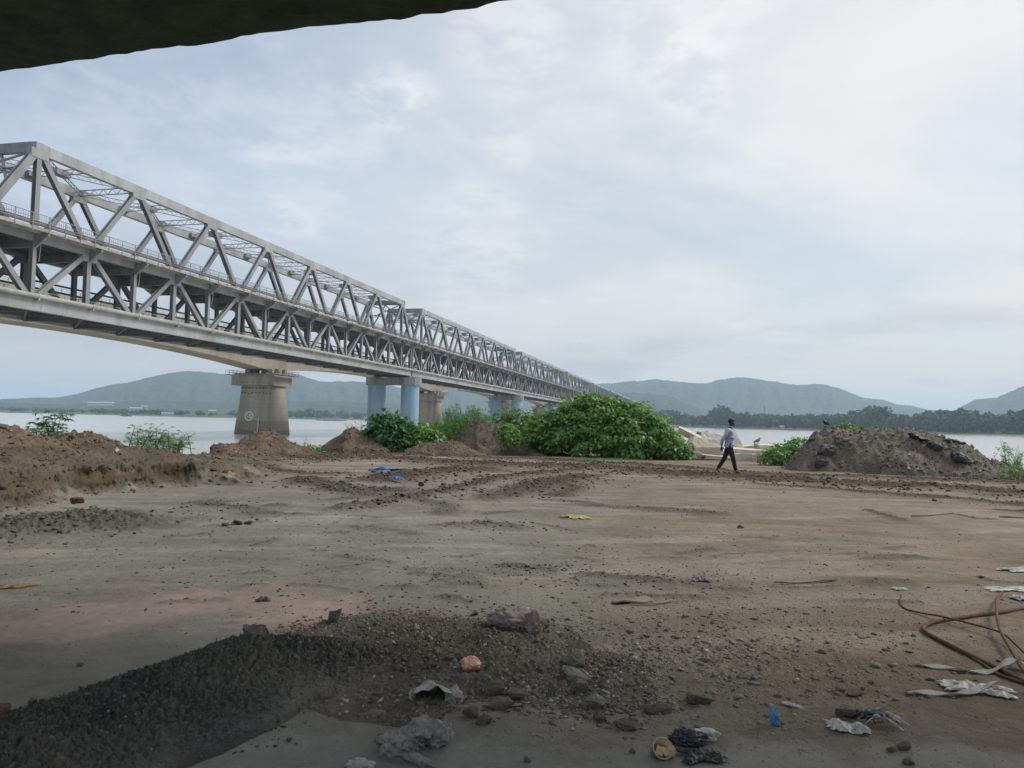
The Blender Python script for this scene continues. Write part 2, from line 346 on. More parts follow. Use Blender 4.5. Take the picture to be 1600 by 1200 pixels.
def ground(x, y, full=False):
    x = np.atleast_1d(np.asarray(x, float)); y = np.atleast_1d(np.asarray(y, float))
    r = np.hypot(x, y); az = np.arctan2(x, y)
    h = .035*fbm(x*.25, y*.25, 3, .5, 2.)+.012*fbm(x*1.3, y*1.3, 4, .55, 8.)
    near = r < 60
    churn = np.zeros(x.shape)
    xn, yn = x[near], y[near]
    _t = np.arctan2(xn, yn)*14
    rg = .35-.8*ridged(_t*1.5+.3*perlin(xn*2, yn*2), r[near]*2.6, 5, .58, 4.); fb = fbm(xn*8, yn*8, 4, .6, 1.)
    ch = np.zeros(xn.shape); hh = np.zeros(xn.shape)
    wob = 1+.55*fbm(xn*.9, yn*.9, 3, .5, 6.)
    for P, w, a in STROKES:
        bb = (xn > P[:, 0].min()-w*3) & (xn < P[:, 0].max()+w*3) & (yn > P[:, 1].min()-w*3) & (yn < P[:, 1].max()+w*3)
        if not bb.any(): continue
        d, _ = dist_poly(xn[bb], yn[bb], P)
        m = np.exp(-(d/(w*np.clip(wob[bb], .3, 2)))**2*1.4)
        c0 = ch[bb]; ch[bb] = np.maximum(c0, m)
        hh[bb] += a*m*(.38+.42*np.clip(rg[bb], -.6, 1)+.18*fb[bb])
    # ledge of dug earth on the left
    d, par = dist_poly(xn, yn, LEDGE)
    top = np.interp(par, range(len(LTOP)), LTOP)
    i = np.clip(par.astype(int), 0, len(LEDGE)-2)
    ax, ay = LEDGE[i, 0], LEDGE[i, 1]; bx, by = LEDGE[i+1, 0], LEDGE[i+1, 1]
    side = np.sign((bx-ax)*(yn-ay)-(by-ay)*(xn-ax))
    sdist = d*side+.30*fbm(xn*.9, yn*.9, 3, .5, 3.)
    cliff = .62*sst(sdist, -.05, .75)+.38*sst(sdist, .3, 1.9)
    lm = cliff*(top > .01)
    hl = top*(cliff*.88+.12*sst(sdist, .2, 2.))
    face = np.exp(-((sdist-.45)/.55)**2)*np.clip(top*1.6, 0, 1)
    hl = hl+face*.07*ridged(xn*1.2, yn*1.8+xn, 4, .5, 7.)
    rough = lm*np.clip(top*2, 0, 1)
    hl = hl+rough*(.06*np.clip(ridged(_t*.8, r[near]*1.4, 5, .55, 9.), -.5, 1)+.03*fb)*(1+1.2*np.clip(fbm(xn*.5, yn*.5, 2, .5, 5.), 0, 1))
    inside = side > 0
    hl = np.where(inside | (sdist > -.1), hl, 0)
    hh += hl
    # small crumbs everywhere beyond the smooth area
    lum = np.clip(fbm(xn*.45, yn*.45, 3, .5, 13.)+.1, 0, 1)
    hh += .02*lum*np.clip(rg, 0, 1)
    # wheel tracks of a lorry, shallow
    gz_ = np.exp(-((xn-1.3)/2.2)**2-((yn-5.3)/1.1)**2)
    hh += gz_*.009*fbm(xn*17, yn*17, 3, .7, 3.)
    h[near] += hh
    # crumb texture close to the camera (stony zone)
    # bank down into the river
    e = np.interp(az, E_az, E_r)
    e = e+.8*fbm(az*30, r*.02, 3, .6, 4.)
    drop = sst(r, e, e+7.)
    h = h*(1-drop)-6.*drop
    back = np.abs(az) > 1.9
    # far bank
    s = np.interp(az, S_az, S_r)
    far = sst(r, s-25, s+12)
    h = np.where(r > 300, -6+far*4.6+sst(r, s+10, s+500)*6+far*.6*fbm(x*.01, y*.01, 3), h)
    h = np.where(y < -5, np.where(r > 30, 0., h), h)
    if not full: return h
    C_ = np.zeros((len(x), 3)); wet = np.zeros(len(x))
    grey = np.array([.216, .203, .162]); warm = np.array([.255, .200, .138]); brown = np.array([.165, .118, .080]); dbrown = np.array([.115, .078, .052])
    clay = np.array([.085, .078, .062]); pink = np.array([.35, .245, .20]); ochre = np.array([.098, .070, .042]); wetc = np.array([.15, .147, .12])
    u = x/np.maximum(y, .5)                       # left to right across the yard
    k = sst(u+.25*fbm(x*.2, y*.2, 3, .5, 21.), -.15, .45)[:, None]
    C_[:] = grey*(1-k)+warm*k
    k = (sst(r+2.5*fbm(x*.3, y*.3, 4, .55, 31.), 16, 24))[:, None]*.75
    C_ = C_*(1-k)+(brown*1.25)*k
    wet = np.maximum(wet, .22*(1-sst(r, 8, 20))*(1-sst(u, .0, .35)))
    # pale driving strips
    st = np.clip(1.3*fbm(x*.22+y*.1, y*1.5-x*.35, 5, .6, 41.), 0, 1)[:, None]*.55
    sd2 = np.clip(1.3*fbm(x*.2+y*.06, y*1.9+x*.25, 5, .6, 43.), 0, 1)[:, None]*.5; C_ = C_*(1-sd2*.45)
    C_ = C_*(1-st)+np.array([.35, .31, .25])*st
    # pink stained patch, left foreground
    Pk = poly_ground([(-150, 1000), (60, 985), (200, 950), (400, 940), (480, 960)])
    d, _ = dist_poly(x, y, Pk); k = (sst(-d+.25*fbm(x*1.2, y*2, 3, .5, 2.), -.85, -.2)*.75)[:, None]
    C_ = C_*(1-k)+pink*k; wet = np.maximum(wet, k[:, 0]*.55)
    # near zone: muddy, darker
    k = (sst(-(y+.35*fbm(x*1.2, y*1.2, 4, .6, 6.)-.35*np.abs(u-.1)), -5.9, -4.3))[:, None]
    C_ = C_*(1-.45*k)+np.array([.16, .135, .10])*.45*k
    k = sst(-(y+.30*fbm(x*1.6, y*1.6, 4, .6, 16.)+.0*u), -4.25, -3.75)
    C_ = C_*(1-.7*k[:, None])+wetc*.7*k[:, None]; wet = np.maximum(wet, k*.45)
    k = sst(-(np.hypot((x+2.1)/1.0, (y-5.1)/.55)+.2*fbm(x*2, y*2, 3)), -1.7, -.6)*.4
    wet = np.maximum(wet, k); C_ = C_*(1-.35*k[:, None])+wetc*.35*k[:, None]
    # churned earth
    cc = np.zeros(len(x)); cc[near] = ch
    k = np.clip(cc*1.25, 0, 1)*sst(r, 6, 20)
    k = k[:, None]; C_ = C_*(1-k)+(brown*.55)*k
    kk = (np.clip(cc, 0, 1)*(1-sst(r, 6, 20)))[:, None]; C_ = C_*(1-.6*kk)+clay*1.3*.6*kk
    L = np.zeros(len(x)); L[near] = rough; Fc = np.zeros(len(x)); Fc[near] = face; FACE[0] = np.clip(Fc, 0, 1)
    k = np.clip(L, 0, 1)[:, None]*.95; C_ = C_*(1-k)+(brown*.68)*k
    k = (np.clip(Fc, 0, 1)*sst(fbm(x*1.1, y*1.1, 3, .5, 51.), -.8, .0))[:, None]*.97; C_ = C_*(1-k)+ochre*k
    v = np.clip(fbm(x*.8, y*.8, 5, .6, 61.), -1, 1)[:, None]
    C_ = C_*(1+.16*v)
    LB, _ = dist_poly(x, y, poly_ground([(-200, 845), (0, 830), (60, 822), (120, 806), (200, 818)])); k = (sst(-LB, -1.1, -.3)*(1-np.clip(L*1.4, 0, 1)))[:, None]*.8
    C_ = C_*(1-k)+clay*1.35*k
    # river bank / far bank greenery
    g = (far*(r > 300))[:, None]; C_ = C_*(1-g)+np.array([.075, .105, .045])*g
    return h, np.clip(C_, .01, 1), np.clip(wet, 0, 1)
# radial sheet round the standing point, from here to beyond the far bank
rr = np.concatenate([[.01], np.linspace(.4, 2.3, 10), np.exp(np.linspace(math.log(2.4), math.log(46), 760)), np.exp(np.linspace(math.log(47), math.log(900), 60)), np.linspace(930, 2400, 50), np.exp(np.linspace(math.log(2500), math.log(15000), 14))])
aa = np.concatenate([np.linspace(-180, -46, 46)[:-1], np.linspace(-46, 46, 1040), np.linspace(46, 180, 46)[1:-1]])*np.pi/180
GR, GA = np.meshgrid(rr, aa, indexing='ij')
GX, GY = (GR*np.sin(GA)).ravel(), (GR*np.cos(GA)).ravel()
gh, gc, gw = ground(GX, GY, True)
# the dug face of the ledge: clods and hollows pushed in and out along the line of the bank
_s = (GA*GR).ravel(); FM = FACE[0]; dr = FM*(.20*fbm(_s*1.0, gh*4.5, 5, .6, 71.)+.08*(.35-ridged(_s*2.0, gh*7., 4, .6, 75.)))
GXd = GX+np.sin(GA).ravel()*dr; GYd = GY+np.cos(GA).ravel()*dr
v = np.clip(fbm(_s*1.3, gh*8, 5, .62, 77.), -1, 1); gc = gc*(1+FM*(.38*v))[:, None]; gk = (FM*sst(fbm(_s*.7, gh*2, 3, .5, 79.), .35, .7)*.4)[:, None]; gc = np.clip(gc*(1-gk)+np.array([.13, .125, .10])*gk, .01, 1)  # layered face tones; the dark ones paint in the shade of crevices
gh = gh+FM*.03*fbm(GX*9, GY*9, 3, .6, 5.)
gf = gridfaces(len(rr), len(aa), True)[:, ::-1]
o = big_mesh('ground', np.stack([GXd, GYd, gh], 1), gf, M['soil'], smooth=True, col=gc, extra=gw)
tag(o, 'muddy grey and brown bare ground of the river bank', kind='structure')
def gz(x, y): return float(ground([x], [y])[0])
def drop_at(px, py, dz=0.):
    """point of the ground seen at a pixel"""
    z = 0.
    for _ in range(6):
        p = at(px, py, z); z = z*.4+.6*gz(p.x, p.y)
    p = at(px, py, z); p.z = gz(p.x, p.y)+dz; return p
# ---- water
wm = bpy.data.materials.new('river_water'); wm.use_nodes = True; nt = wm.node_tree; b = nt.nodes['Principled BSDF']
b.inputs['Base Color'].default_value = (.52, .49, .43, 1); b.inputs['Roughness'].default_value = .14; b.inputs['Specular IOR Level'].default_value = .5
tcw = N(nt, 'ShaderNodeTexCoord'); mp = N(nt, 'ShaderNodeMapping'); nt.links.new(tcw.outputs['Object'], mp.inputs[0]); mp.inputs['Scale'].default_value = (.35, 1., 1)
f = math_(nt, 'ADD', noise(nt, mp.outputs[0], .35, 8, .65, .4), math_(nt, 'MULTIPLY', noise(nt, mp.outputs[0], .03, 4, .6), 1.5))
bp = N(nt, 'ShaderNodeBump'); bp.inputs['Strength'].default_value = .22; bp.inputs['Distance'].default_value = .8
nt.links.new(f, bp.inputs['Height']); nt.links.new(bp.outputs[0], b.inputs['Normal'])
mb = MB(); mb.add([(-9000, 15, WATER), (9000, 15, WATER), (9000, 9000, WATER), (-9000, 9000, WATER)], [(0, 1, 2, 3)])
tag(mb.build('river_water', wm), 'wide silty grey river beyond the bank', kind='structure')
# ================================================================ EARTH HEAPS (things)
def heap(name, label, P, hs, ws, rough, cols, res=.035, group=None, fr=3.2, jit=.0, power=2., wetv=0., cat='earth mound', material='soil', asp=1.):
    P = np.array(P, float); W_ = max(ws)*1.7
    xs = np.arange(P[:, 0].min()-W_, P[:, 0].max()+W_, res); ys = np.arange(P[:, 1].min()-W_, P[:, 1].max()+W_, res)
    X, Y = np.meshgrid(xs, ys, indexing='xy'); sh = X.shape; x, y = X.ravel(), Y.ravel()
    H = np.full(x.shape, -.3); wob = 1+.22*fbm(x*.9, y*.9, 3, .5, 3.)
    if len(P) == 1: d = np.hypot(x-P[0, 0], y-P[0, 1]); par = np.zeros(x.shape)
    else: d, par = dist_poly(x, y, P)
    hh = np.interp(par, range(len(hs)), hs); ww = np.interp(par, range(len(ws)), ws)
    q = d/(ww*wob)
    H = hh*(1.06*np.exp(-q**power*1.15)-.06)-.35*sst(q, 1.05, 1.6)
    m = np.clip(1.25-q, 0, 1)
    rg = .35-.8*ridged(x*fr, y*fr, 5, .62, 2.); fb = fbm(x*fr*2.4, y*fr*2.4, 5, .62, 5.)
    H = H+rough*m*(.50*rg+.50*fb+.3*(.35-ridged(x*fr*3.1, y*fr*3.1, 3, .6, 6.)))
    base = ground(x, y)
    Z = base+H
    if jit:
        x = x+jit*fbm(x*14, y*14, 3, .6, 3.)*m; y = y+jit*fbm(x*14, y*14, 3, .6, 8.)*m
    f = gridfaces(sh[0], sh[1]); keep = (H[f] > -.12).any(1); f = f[keep]
    used = np.unique(f); mp_ = np.zeros(len(x), int); mp_[used] = np.arange(len(used))
    c1, c2 = np.array(cols[0]), np.array(cols[1]); k = sst(fbm(x*1.4, y*1.4, 5, .6, 9.), -.5, .5)[:, None]
    col = c1*(1-k)+c2*k; col = col*(1+.12*np.clip(fb, -1, 1)[:, None])
    V = np.stack([x, y, Z], 1)[used]
    c0 = V.mean(0); c0[2] = base.mean()
    o = big_mesh(name, V-c0, mp_[f], M[material], smooth=True, col=np.clip(col[used], .01, 1), extra=np.full(len(used), wetv))
    o.location = c0
    return tag(o, label, cat, group)
def g2(px, py, z=0.): p = at(px, py, z); return (p.x, p.y)
def gD(px, D, dz=0): d = ray(px, 650); return (d.x*D/1., d.y*D)
def rim(px, r): a = az_of(px); return (r*math.sin(a), r*math.cos(a))
BR = ((.105, .076, .052), (.155, .112, .077)); DB = ((.10, .076, .055), (.155, .12, .086)); CL = ((.048, .043, .031), (.096, .085, .062))
heap('earth_mound', 'brown mound of dug earth directly in front of the tan bridge pier', [rim(395, 31), rim(424, 32.2), rim(452, 33)], [.62, .98, .45], [1.3, 1.15, 1.0], .16, BR, .05)
heap('earth_mound', 'brown earth mound beside the water gap, left of the dark leafy bush', [rim(553, 36.2), rim(573, 36.2)], [1.12, .75], [1.15, 1.3], .17, BR, .05)
heap('earth_mound', 'tall dark brown earth mound with stones, right of the wispy weeds', [rim(700, 37.2), rim(742, 37.6), rim(775, 37.4), rim(830, 37)], [.5, 1.62, 1.45, .7], [1.2, 1.5, 1.5, 1.4], .2, DB, .055)
heap('earth_mound', 'low brown earth hump at the foot of the leafy bushes', [rim(672, 34.6), rim(705, 34.4)], [.5, .62], [1.1, 1.3], .12, BR, .05)
heap('earth_mound', 'reddish brown earth bank at the far left edge behind the ledge', [rim(-60, 20.8), rim(0, 21), rim(35, 21.4), rim(60, 21.8)], [.65, .52, .3, .06], [1.6, 1.5, 1.2, .9], .12, (BR[1], (.19, .13, .09)), .045)
heap('earth_mound', 'long low hump of crumbly earth on the ledge under the first plants', [rim(95, 21.5), rim(135, 21.5), rim(165, 22), rim(190, 22)], [.22, .3, .2, .02], [.9, .9, .8, .6], .1, BR, .045)
heap('earth_mound', 'small crumbly brown rise between the ledge plants and the pier', [rim(318, 25.2), rim(340, 25.5), rim(385, 26.5)], [.12, .4, .3], [.7, .8, 1.], .14, BR, .045)
pile = heap('rubbish_pile', 'large grey brown heap of earth and buried sheets right of the concrete slabs',
    [rim(1280, 31.3), rim(1305, 31.6), rim(1345, 32), rim(1405, 32.2), rim(1450, 32), rim(1500, 31.6), rim(1540, 31.2)], [1.45, 1.58, 1.60, 1.66, 1.48, 1.15, .6], [1.0, 1.5, 1.9, 2.1, 2.1, 1.7, 1.3], .19, ((.15, .122, .088), (.22, .182, .138)), .05, cat='earth mound', power=2.2)
# dark clay ridge in the foreground
clay = heap('clay_heap', 'long ridge of nearly black crumbly clay across the lower left foreground',
    [g2(-130, 1290), g2(0, 1235), g2(100, 1185), g2(200, 1140), g2(300, 1100), g2(390, 1065), g2(470, 1045), g2(560, 1035), g2(640, 1030)], [.24, .22, .215, .215, .225, .25, .17, .09, .03], [.60, .58, .56, .52, .52, .52, .50, .5, .42], .050, CL, .0078, fr=16., jit=.018, power=2.2, cat='clay heap', material='clay')
heap('gravel_heap', 'low spread of dark gravel and earth right of the black clay ridge', [g2(600, 1030), g2(700, 1025), g2(790, 1030), g2(860, 1045)], [.06, .06, .05, .01], [.85, .9, .85, .6], .035, ((.10, .085, .062), (.17, .145, .108)), .013, fr=14., jit=.012, cat='gravel heap', material='soil')
# ================================================================ BRIDGES
VPX = 1080.0
uaz = az_of(VPX, 664)
U = Vector((math.sin(uaz), math.cos(uaz), 0)); T = Vector((-math.cos(uaz), math.sin(uaz), 0))   # along, across (away from us)
Z3 = Vector((0, 0, 1))
s1 = atD(60, 225, 84.5)
L = 123.5; PN = 15.64; OFF = 7.02
S0 = Vector((s1.x, s1.y, 0))-U*OFF          # start of the nearest span, near truss
GA_ = 9.3                                    # truss spacing
ZB, ZM, ZT = 13.5, 21.0, s1.z-.55            # chord centres
HB, HT = 1.45, 1.2
bridge = empty('steel_bridge', S0, 'long grey steel double deck truss bridge crossing the river from upper left', 'bridge')
def P(a, t, z): return U*a+T*t+Z3*z         # local to span start
tops = [OFF+PN*k for k in range(8)]; mids = [.5]+[OFF+PN*(k+.5) for k in range(7)]+[L-.5]
def gusset(mb, p, w, h, t=.66):
    mb.box(p, (w, t, h), Matrix((U, T, Z3)).transposed())
def make_span(detail):
    root = MB()
    for t in (0, GA_):
        root.beam(P(tops[0]-.5, t, ZT), P(tops[-1]+.5, t, ZT), .62, HT, T)
        root.beam(P(.15, t, ZB), P(L-.15, t, ZB), .62, HB, T)
        root.beam(P(.2, t, ZM), P(L-.2, t, ZM), .58, 1.0, T)
        for i, a in enumerate(tops):
            gusset(root, P(a, t, ZT-.62), 2.3, 1.0, .70); gusset(root, P(a, t, ZB+.62), 2.6, .85, .70)
            gusset(root, P(a+1.2, t, ZT+.02), .05, HT+.06, .67); gusset(root, P(a+1.2, t, ZB+.0), .06, HB+.05, .67)
        for a in mids[1:-1]:
            gusset(root, P(a, t, ZM+.7), 2.3, .9, .66); gusset(root, P(a, t, ZM-.75), 2.2, .9, .66)
            gusset(root, P(a-3.6, t, ZB+.0), .06, HB+.05, .67)
        for a in (tops[0], tops[-1]): gusset(root, P(a, t, ZT-.1), 1.2, HT+.25, .72)
    r = root.build('truss_span', M['steel']); kids = []
    def kid(mb, name, m='steel'):
        o = mb.build(name, M[m], r); kids.append(o); return o
    agg = MB()
    def member(a, b, w, h, name, side=T):
        mb = MB() if detail else agg
        mb.hbeam(a, b, w, h, side)
        if detail: kid(mb, name, 'steel3')
    for t in (0, GA_):
        for k, a in enumerate(tops):
            l, rr_ = mids[k], mids[k+1]
            for m_, s in ((l, -1), (rr_, 1)):
                e = (k == 0 and s < 0) or (k == 7 and s > 0)
                member(P(a+s*.55, t, ZT-.7), P(m_-s*(.5 if not e else 0), t, ZM+.6), .58, .86 if e else .64, 'diagonal')
                member(P(a+s*.5, t, ZB+.75), P(m_-s*(.6 if not e else .2), t, ZM-.5), .56, .6, 'diagonal')
            member(P(a, t, ZB+.72), P(a, t, ZM-.5), .56, .5, 'vertical_post')
        for i, a in enumerate(mids): member(P(a, t, ZB+.72), P(a, t, ZM-.5), .56, .62, 'vertical_post')
        for a in (tops[0], tops[-1]): member(P(a, t, ZM+.5), P(a, t, ZT-.6), .58, .62, 'vertical_post')
    if not detail: tag(kid(agg, 'truss_members', 'steel3'), kind='stuff')
    # top lateral bracing
    mb = MB(); zt = ZT+.1
    for i, a in enumerate(tops):
        mb.lace(P(a, .32, zt), P(a, GA_-.32, zt), .75, 12, U, .1)
        if i < 7:
            b = tops[i+1]; m_ = (a+b)/2
            for (t0, t1) in ((.3, GA_-.3), (GA_-.3, .3)):
                mb.lace(P(a, t0, zt), P(m_-.9, (t0+t1)/2+(t0-t1)*.055, zt), .55, 12, Z3.cross((P(m_, (t0+t1)/2, 0)-P(a, t0, 0))), .085)
                mb.lace(P(m_+.9, (t0+t1)/2+(t1-t0)*.055, zt), P(b, t1, zt), .55, 12, Z3.cross((P(m_, (t0+t1)/2, 0)-P(a, t0, 0))), .085)
            mb.lace(P(m_, .32, zt), P(m_, GA_-.32, zt), .6, 12, U, .085)
            mb.box(P(m_, GA_/2, zt), (2.2, 1.1, .75), Matrix((U, T, Z3)).transposed())
            mb.box(P(m_, .6, zt), (1.6, .5, .62), Matrix((U, T, Z3)).transposed()); mb.box(P(m_, GA_-.6, zt), (1.6, .5, .62), Matrix((U, T, Z3)).transposed())
    for a, s in ((tops[0], -1), (tops[-1], 1)):          # portals
        mb.beam(P(a+s*.35, .3, ZT+.08), P(a+s*.35, GA_-.3, ZT+.08), .5, 1.15, U)
        q = .33*7; 
        mb.lace(P(a+s*2.1, .3, ZT-3.0), P(a+s*2.1, GA_-.3, ZT-3.0), .5, 14, U, .12)
        mb.beam(P(a+s*.3, GA_/2, ZT-.5), P(a+s*3.4, .3, ZT-5.0), .22, .25, U); mb.beam(P(a+s*.3, GA_/2, ZT-.5), P(a+s*3.4, GA_-.3, ZT-5.0), .22, .25, U)
        mb.beam(P(a+s*.5, 1.0, ZT-.6), P(a+s*2.0, GA_-1.2, ZT-3.0), .18, .2, U); mb.beam(P(a+s*.5, GA_-1.0, ZT-.6), P(a+s*2.0, 1.2, ZT-3.0), .18, .2, U)
    kid(mb, 'lateral_bracing', 'steel2')
    # upper deck
    mb = MB(); mb.beam(P(.1, GA_/2, 21.75), P(L-.1, GA_/2, 21.75), GA_+.8, .32, T); 
    for t in (1.6, 3.6, 5.7, 7.7): mb.beam(P(.3, t, 21.12), P(L-.3, t, 21.12), .3, .98, T)
    kid(mb, 'upper_deck', 'deck')
    mb = MB()
    for a in sorted(tops+mids):
        if detail: mb = MB()
        mb.beam(P(a, .3, 20.55), P(a, GA_-.3, 20.55), .35, 1.5, U)
        for s, t in ((-1, -.32), (1, GA_+.32)):            # tapered bracket carrying the footway
            v = [P(a+q, t, zz_) for q in (-.16, .16) for zz_ in (19.7, 21.3)]+[P(a+q, t+s*1.75, zz_) for q in (-.16, .16) for zz_ in (20.95, 21.3)]
            mb.add([tuple(q) for q in v], [(0, 1, 5, 4), (2, 6, 7, 3), (0, 4, 6, 2), (1, 3, 7, 5), (4, 5, 7, 6)])
        if detail: kid(mb, 'floor_beam', 'steel2')
    if not detail: tag(kid(mb, 'floor_beams', 'steel2'), kind='stuff')
    for s, t in ((-1, -.34), (1, GA_+.34)):
        mb = MB(); mb.beam(P(.1, t+s*.9, 21.46), P(L-.1, t+s*.9, 21.46), 1.78, .14, T)
        mb.beam(P(.1, t+s*1.83, 21.42), P(L-.1, t+s*1.83, 21.42), .08, .34, T)
        mb.beam(P(.2, t+s*.9, 21.25), P(L-.2, t+s*.9, 21.25), .12, .26, T)
        kid(mb, 'footway', 'fascia')
        mb = MB(); y0 = t+s*1.9; n = 56
        for i in range(n+1):
            a = .3+(L-.6)*i/n; mb.beam(P(a, y0, 21.1), P(a, y0, 23.0), .07, .09, T)
        for zz_ in (22.98, 22.5, 22.2, 21.95): mb.beam(P(.2, y0, zz_), P(L-.2, y0, zz_), .05 if zz_ < 22.9 else .07, .05 if zz_ < 22.9 else .08, T)
        if detail and s < 0:
            m = 420
            for i in range(m): a = .3+(L-.6)*i/m; mb.beam(P(a, y0+.05, 21.8), P(a, y0+.05, 22.9), .025, .025, T)
        kid(mb, 'railing', 'steel2')
        if s < 0:
            mb = MB()
            for (dy, dz) in ((1.72, .12), (1.68, .30), (1.72, .48)): mb.tube([P(a, t+s*dy, 21.72+dz) for a in np.linspace(.2, L-.2, 30)], .075, 6)
            kid(mb, 'cable_bundle', 'rustpipe')
    # lower deck
    mb = MB()
    for a in sorted(tops+mids): mb.beam(P(a, .33, 13.3), P(a, GA_-.33, 13.3), .3, 1.3, U)
    for t in (1.7, 3.2, 6.1, 7.6): mb.beam(P(.3, t, 13.55), P(L-.3, t, 13.55), .25, .7, T)
    allp = sorted(tops+mids)
    for i in range(len(allp)-1): mb.beam(P(allp[i], .4, 12.9), P(allp[i+1], GA_-.4, 12.9), .2, .2, T); mb.beam(P(allp[i], GA_-.4, 12.86), P(allp[i+1], .4, 12.86), .2, .2, T)
    mb.beam(P(.2, GA_/2, 14.02), P(L-.2, GA_/2, 14.02), 6.4, .18, T)
    kid(mb, 'lower_deck', 'steeldark')
    for t in (.9, GA_-.9):
        mb = MB(); n = 60
        for i in range(n+1): a = .4+(L-.8)*i/n; mb.beam(P(a, t, 14.0), P(a, t, 15.25), .07, .07, T)
        for zz_ in (14.45, 14.85, 15.22): mb.beam(P(.3, t, zz_), P(L-.3, t, zz_), .05, .06, T)
        kid(mb, 'railing', 'fascia')
    mb = MB()
    for zz_ in (18.1, 17.2): mb.beam(P(.3, GA_+.38, zz_), P(L-.3, GA_+.38, zz_), .08, .24, T)
    kid(mb, 'cable_tray', 'steeldark')
    mb = MB(); mb.tube([P(a, -.72, 14.36) for a in np.linspace(-.05, L+.05, 40)], .27, 12)
    for a in allp: mb.box(P(a+.3, -.62, 14.1), (.16, .62, .5), Matrix((U, T, Z3)).transposed()); mb.tube([P(a+.2, -.72, 14.36), P(a+.5, -.72, 14.36)], .32, 12)
    kid(mb, 'water_pipe', 'pipe')
    if detail:
        for a in allp[1:-1:2]:
            mb = MB(); mb.tube([P(a+.5, -.36, 18.3), P(a+.5, -.55, 20.3), P(a+.2, -.9, 20.75), P(a-.6, -1.0, 20.9)], .05, 6)
            kid(mb, 'lamp_bracket', 'pipe')
    return r
# spans: the nearest with every member, the others lighter
d1 = make_span(True); d1.parent = bridge
sp = make_span(False); sp.parent = bridge; sp.location = U*124.0
for n in [-1]+list(range(2, 11)):
    c = copy_tree(sp, bridge); c.location = U*124.0*n
def make_pier(Rc=2.35):
    mb = MB()   # cap: a beam with two round ends
    for c in (.0, GA_):
        n = 12; v = []; f = []
        for z in (8.75+EYE, 10.7+EYE):
            for j in range(n): t = 2*math.pi*(j+.5)/n; v.append(tuple(P(2.95*math.cos(t), c+2.95*math.sin(t), z)))
        f = [(j, (j+1) % n, n+(j+1) % n, n+j) for j in range(n)]+[tuple(range(n-1, -1, -1)), tuple(range(n, 2*n))]
        mb.add(v, f)
    mb.box(P(0, GA_/2, 9.75+EYE), (3.9, GA_-4.6, 1.86), Matrix((U, T, Z3)).transposed())
    for c in (0, GA_):
        for a in (-.9, .9): mb.box(P(a, c, 10.9+EYE), (1.0, 1.0, .52), Matrix((U, T, Z3)).transposed())
    p = mb.build('pier_cap', M['capc'])
    for c in (0, GA_):
        m2 = MB(); n = 40; v = [tuple(P(Rc*math.cos(2*math.pi*j/n), c+Rc*math.sin(2*math.pi*j/n), z)) for z in (-8, 8.75+EYE-.002) for j in range(n)]
        m2.add(v, [(j, (j+1) % n, n+(j+1) % n, n+j) for j in range(n)])
        co_ = m2.build('column', M['blue'], p, True)
    return p
p0 = make_pier(); p0.parent = bridge; p0.location = U*123.75
for n in [0]+list(range(2, 11)):
    c = copy_tree(p0, bridge); c.location = U*(124.0*n-.25-(3.6 if n == 0 else 0))
# ---------------------------------------------------------------- concrete bridge behind
x0 = 410; D15 = 199.
cb0 = atD(428, 650, 192.0); cb0.z = 0
cbridge = empty('concrete_bridge', cb0, 'tan concrete bridge with arched girder running behind the steel truss bridge', 'bridge')
RB = Matrix((U, T, Z3)).transposed()
SPN = 124.0; WB = 7.0                        # box width
def soffit(a):                               # a: distance from the pier
    q = abs(a)/62.; q = max(0, q-.06); return 13.3+2.6*(1-(1-min(q, 1))**2.2)
for n in range(-2, 11):
    mb = MB(); v = []; K = 40; prof = []
    for i in range(K+1):
        a = -62+124*i/K; zb = soffit(a)
        prof = [(-2.6, 20.1), (-2.6, 19.75), (0.25, 19.1), (0.55, zb), (WB-.3, zb), (WB, 19.1), (WB+2.8, 19.75), (WB+2.8, 20.1)]
        for t, z in prof: v.append(tuple(P(a, t, z)))
    k = len(prof); f = []
    for i in range(K):
        for j in range(k): f.append((i*k+j, i*k+(j+1) % k, (i+1)*k+(j+1) % k, (i+1)*k+j))
    f += [tuple(range(k)), tuple(K*k+j for j in range(k-1, -1, -1))]
    mb.add(v, f); g = mb.build('box_girder', M['conc'], cbridge); g.location = U*(n*SPN)
    mb = MB()
    for t in (-2.45, WB+2.65): mb.beam(P(-61.9, t, 20.5), P(61.9, t, 20.5), .25, .78, T)
    b_ = mb.build('parapet', M['fascia'], g)
    mb = MB()
    for i in range(63):
        for t in (-2.45, WB+2.65): mb.beam(P(-61.8+i*1.99, t, 20.8), P(-61.8+i*1.99, t, 21.75), .1, .1, T)
    for z in (21.15, 21.45, 21.73):
        for t in (-2.45, WB+2.65): mb.beam(P(-61.9, t, z), P(61.9, t, z), .07, .07, T)
    mb.build('railing', M['fascia'], g)
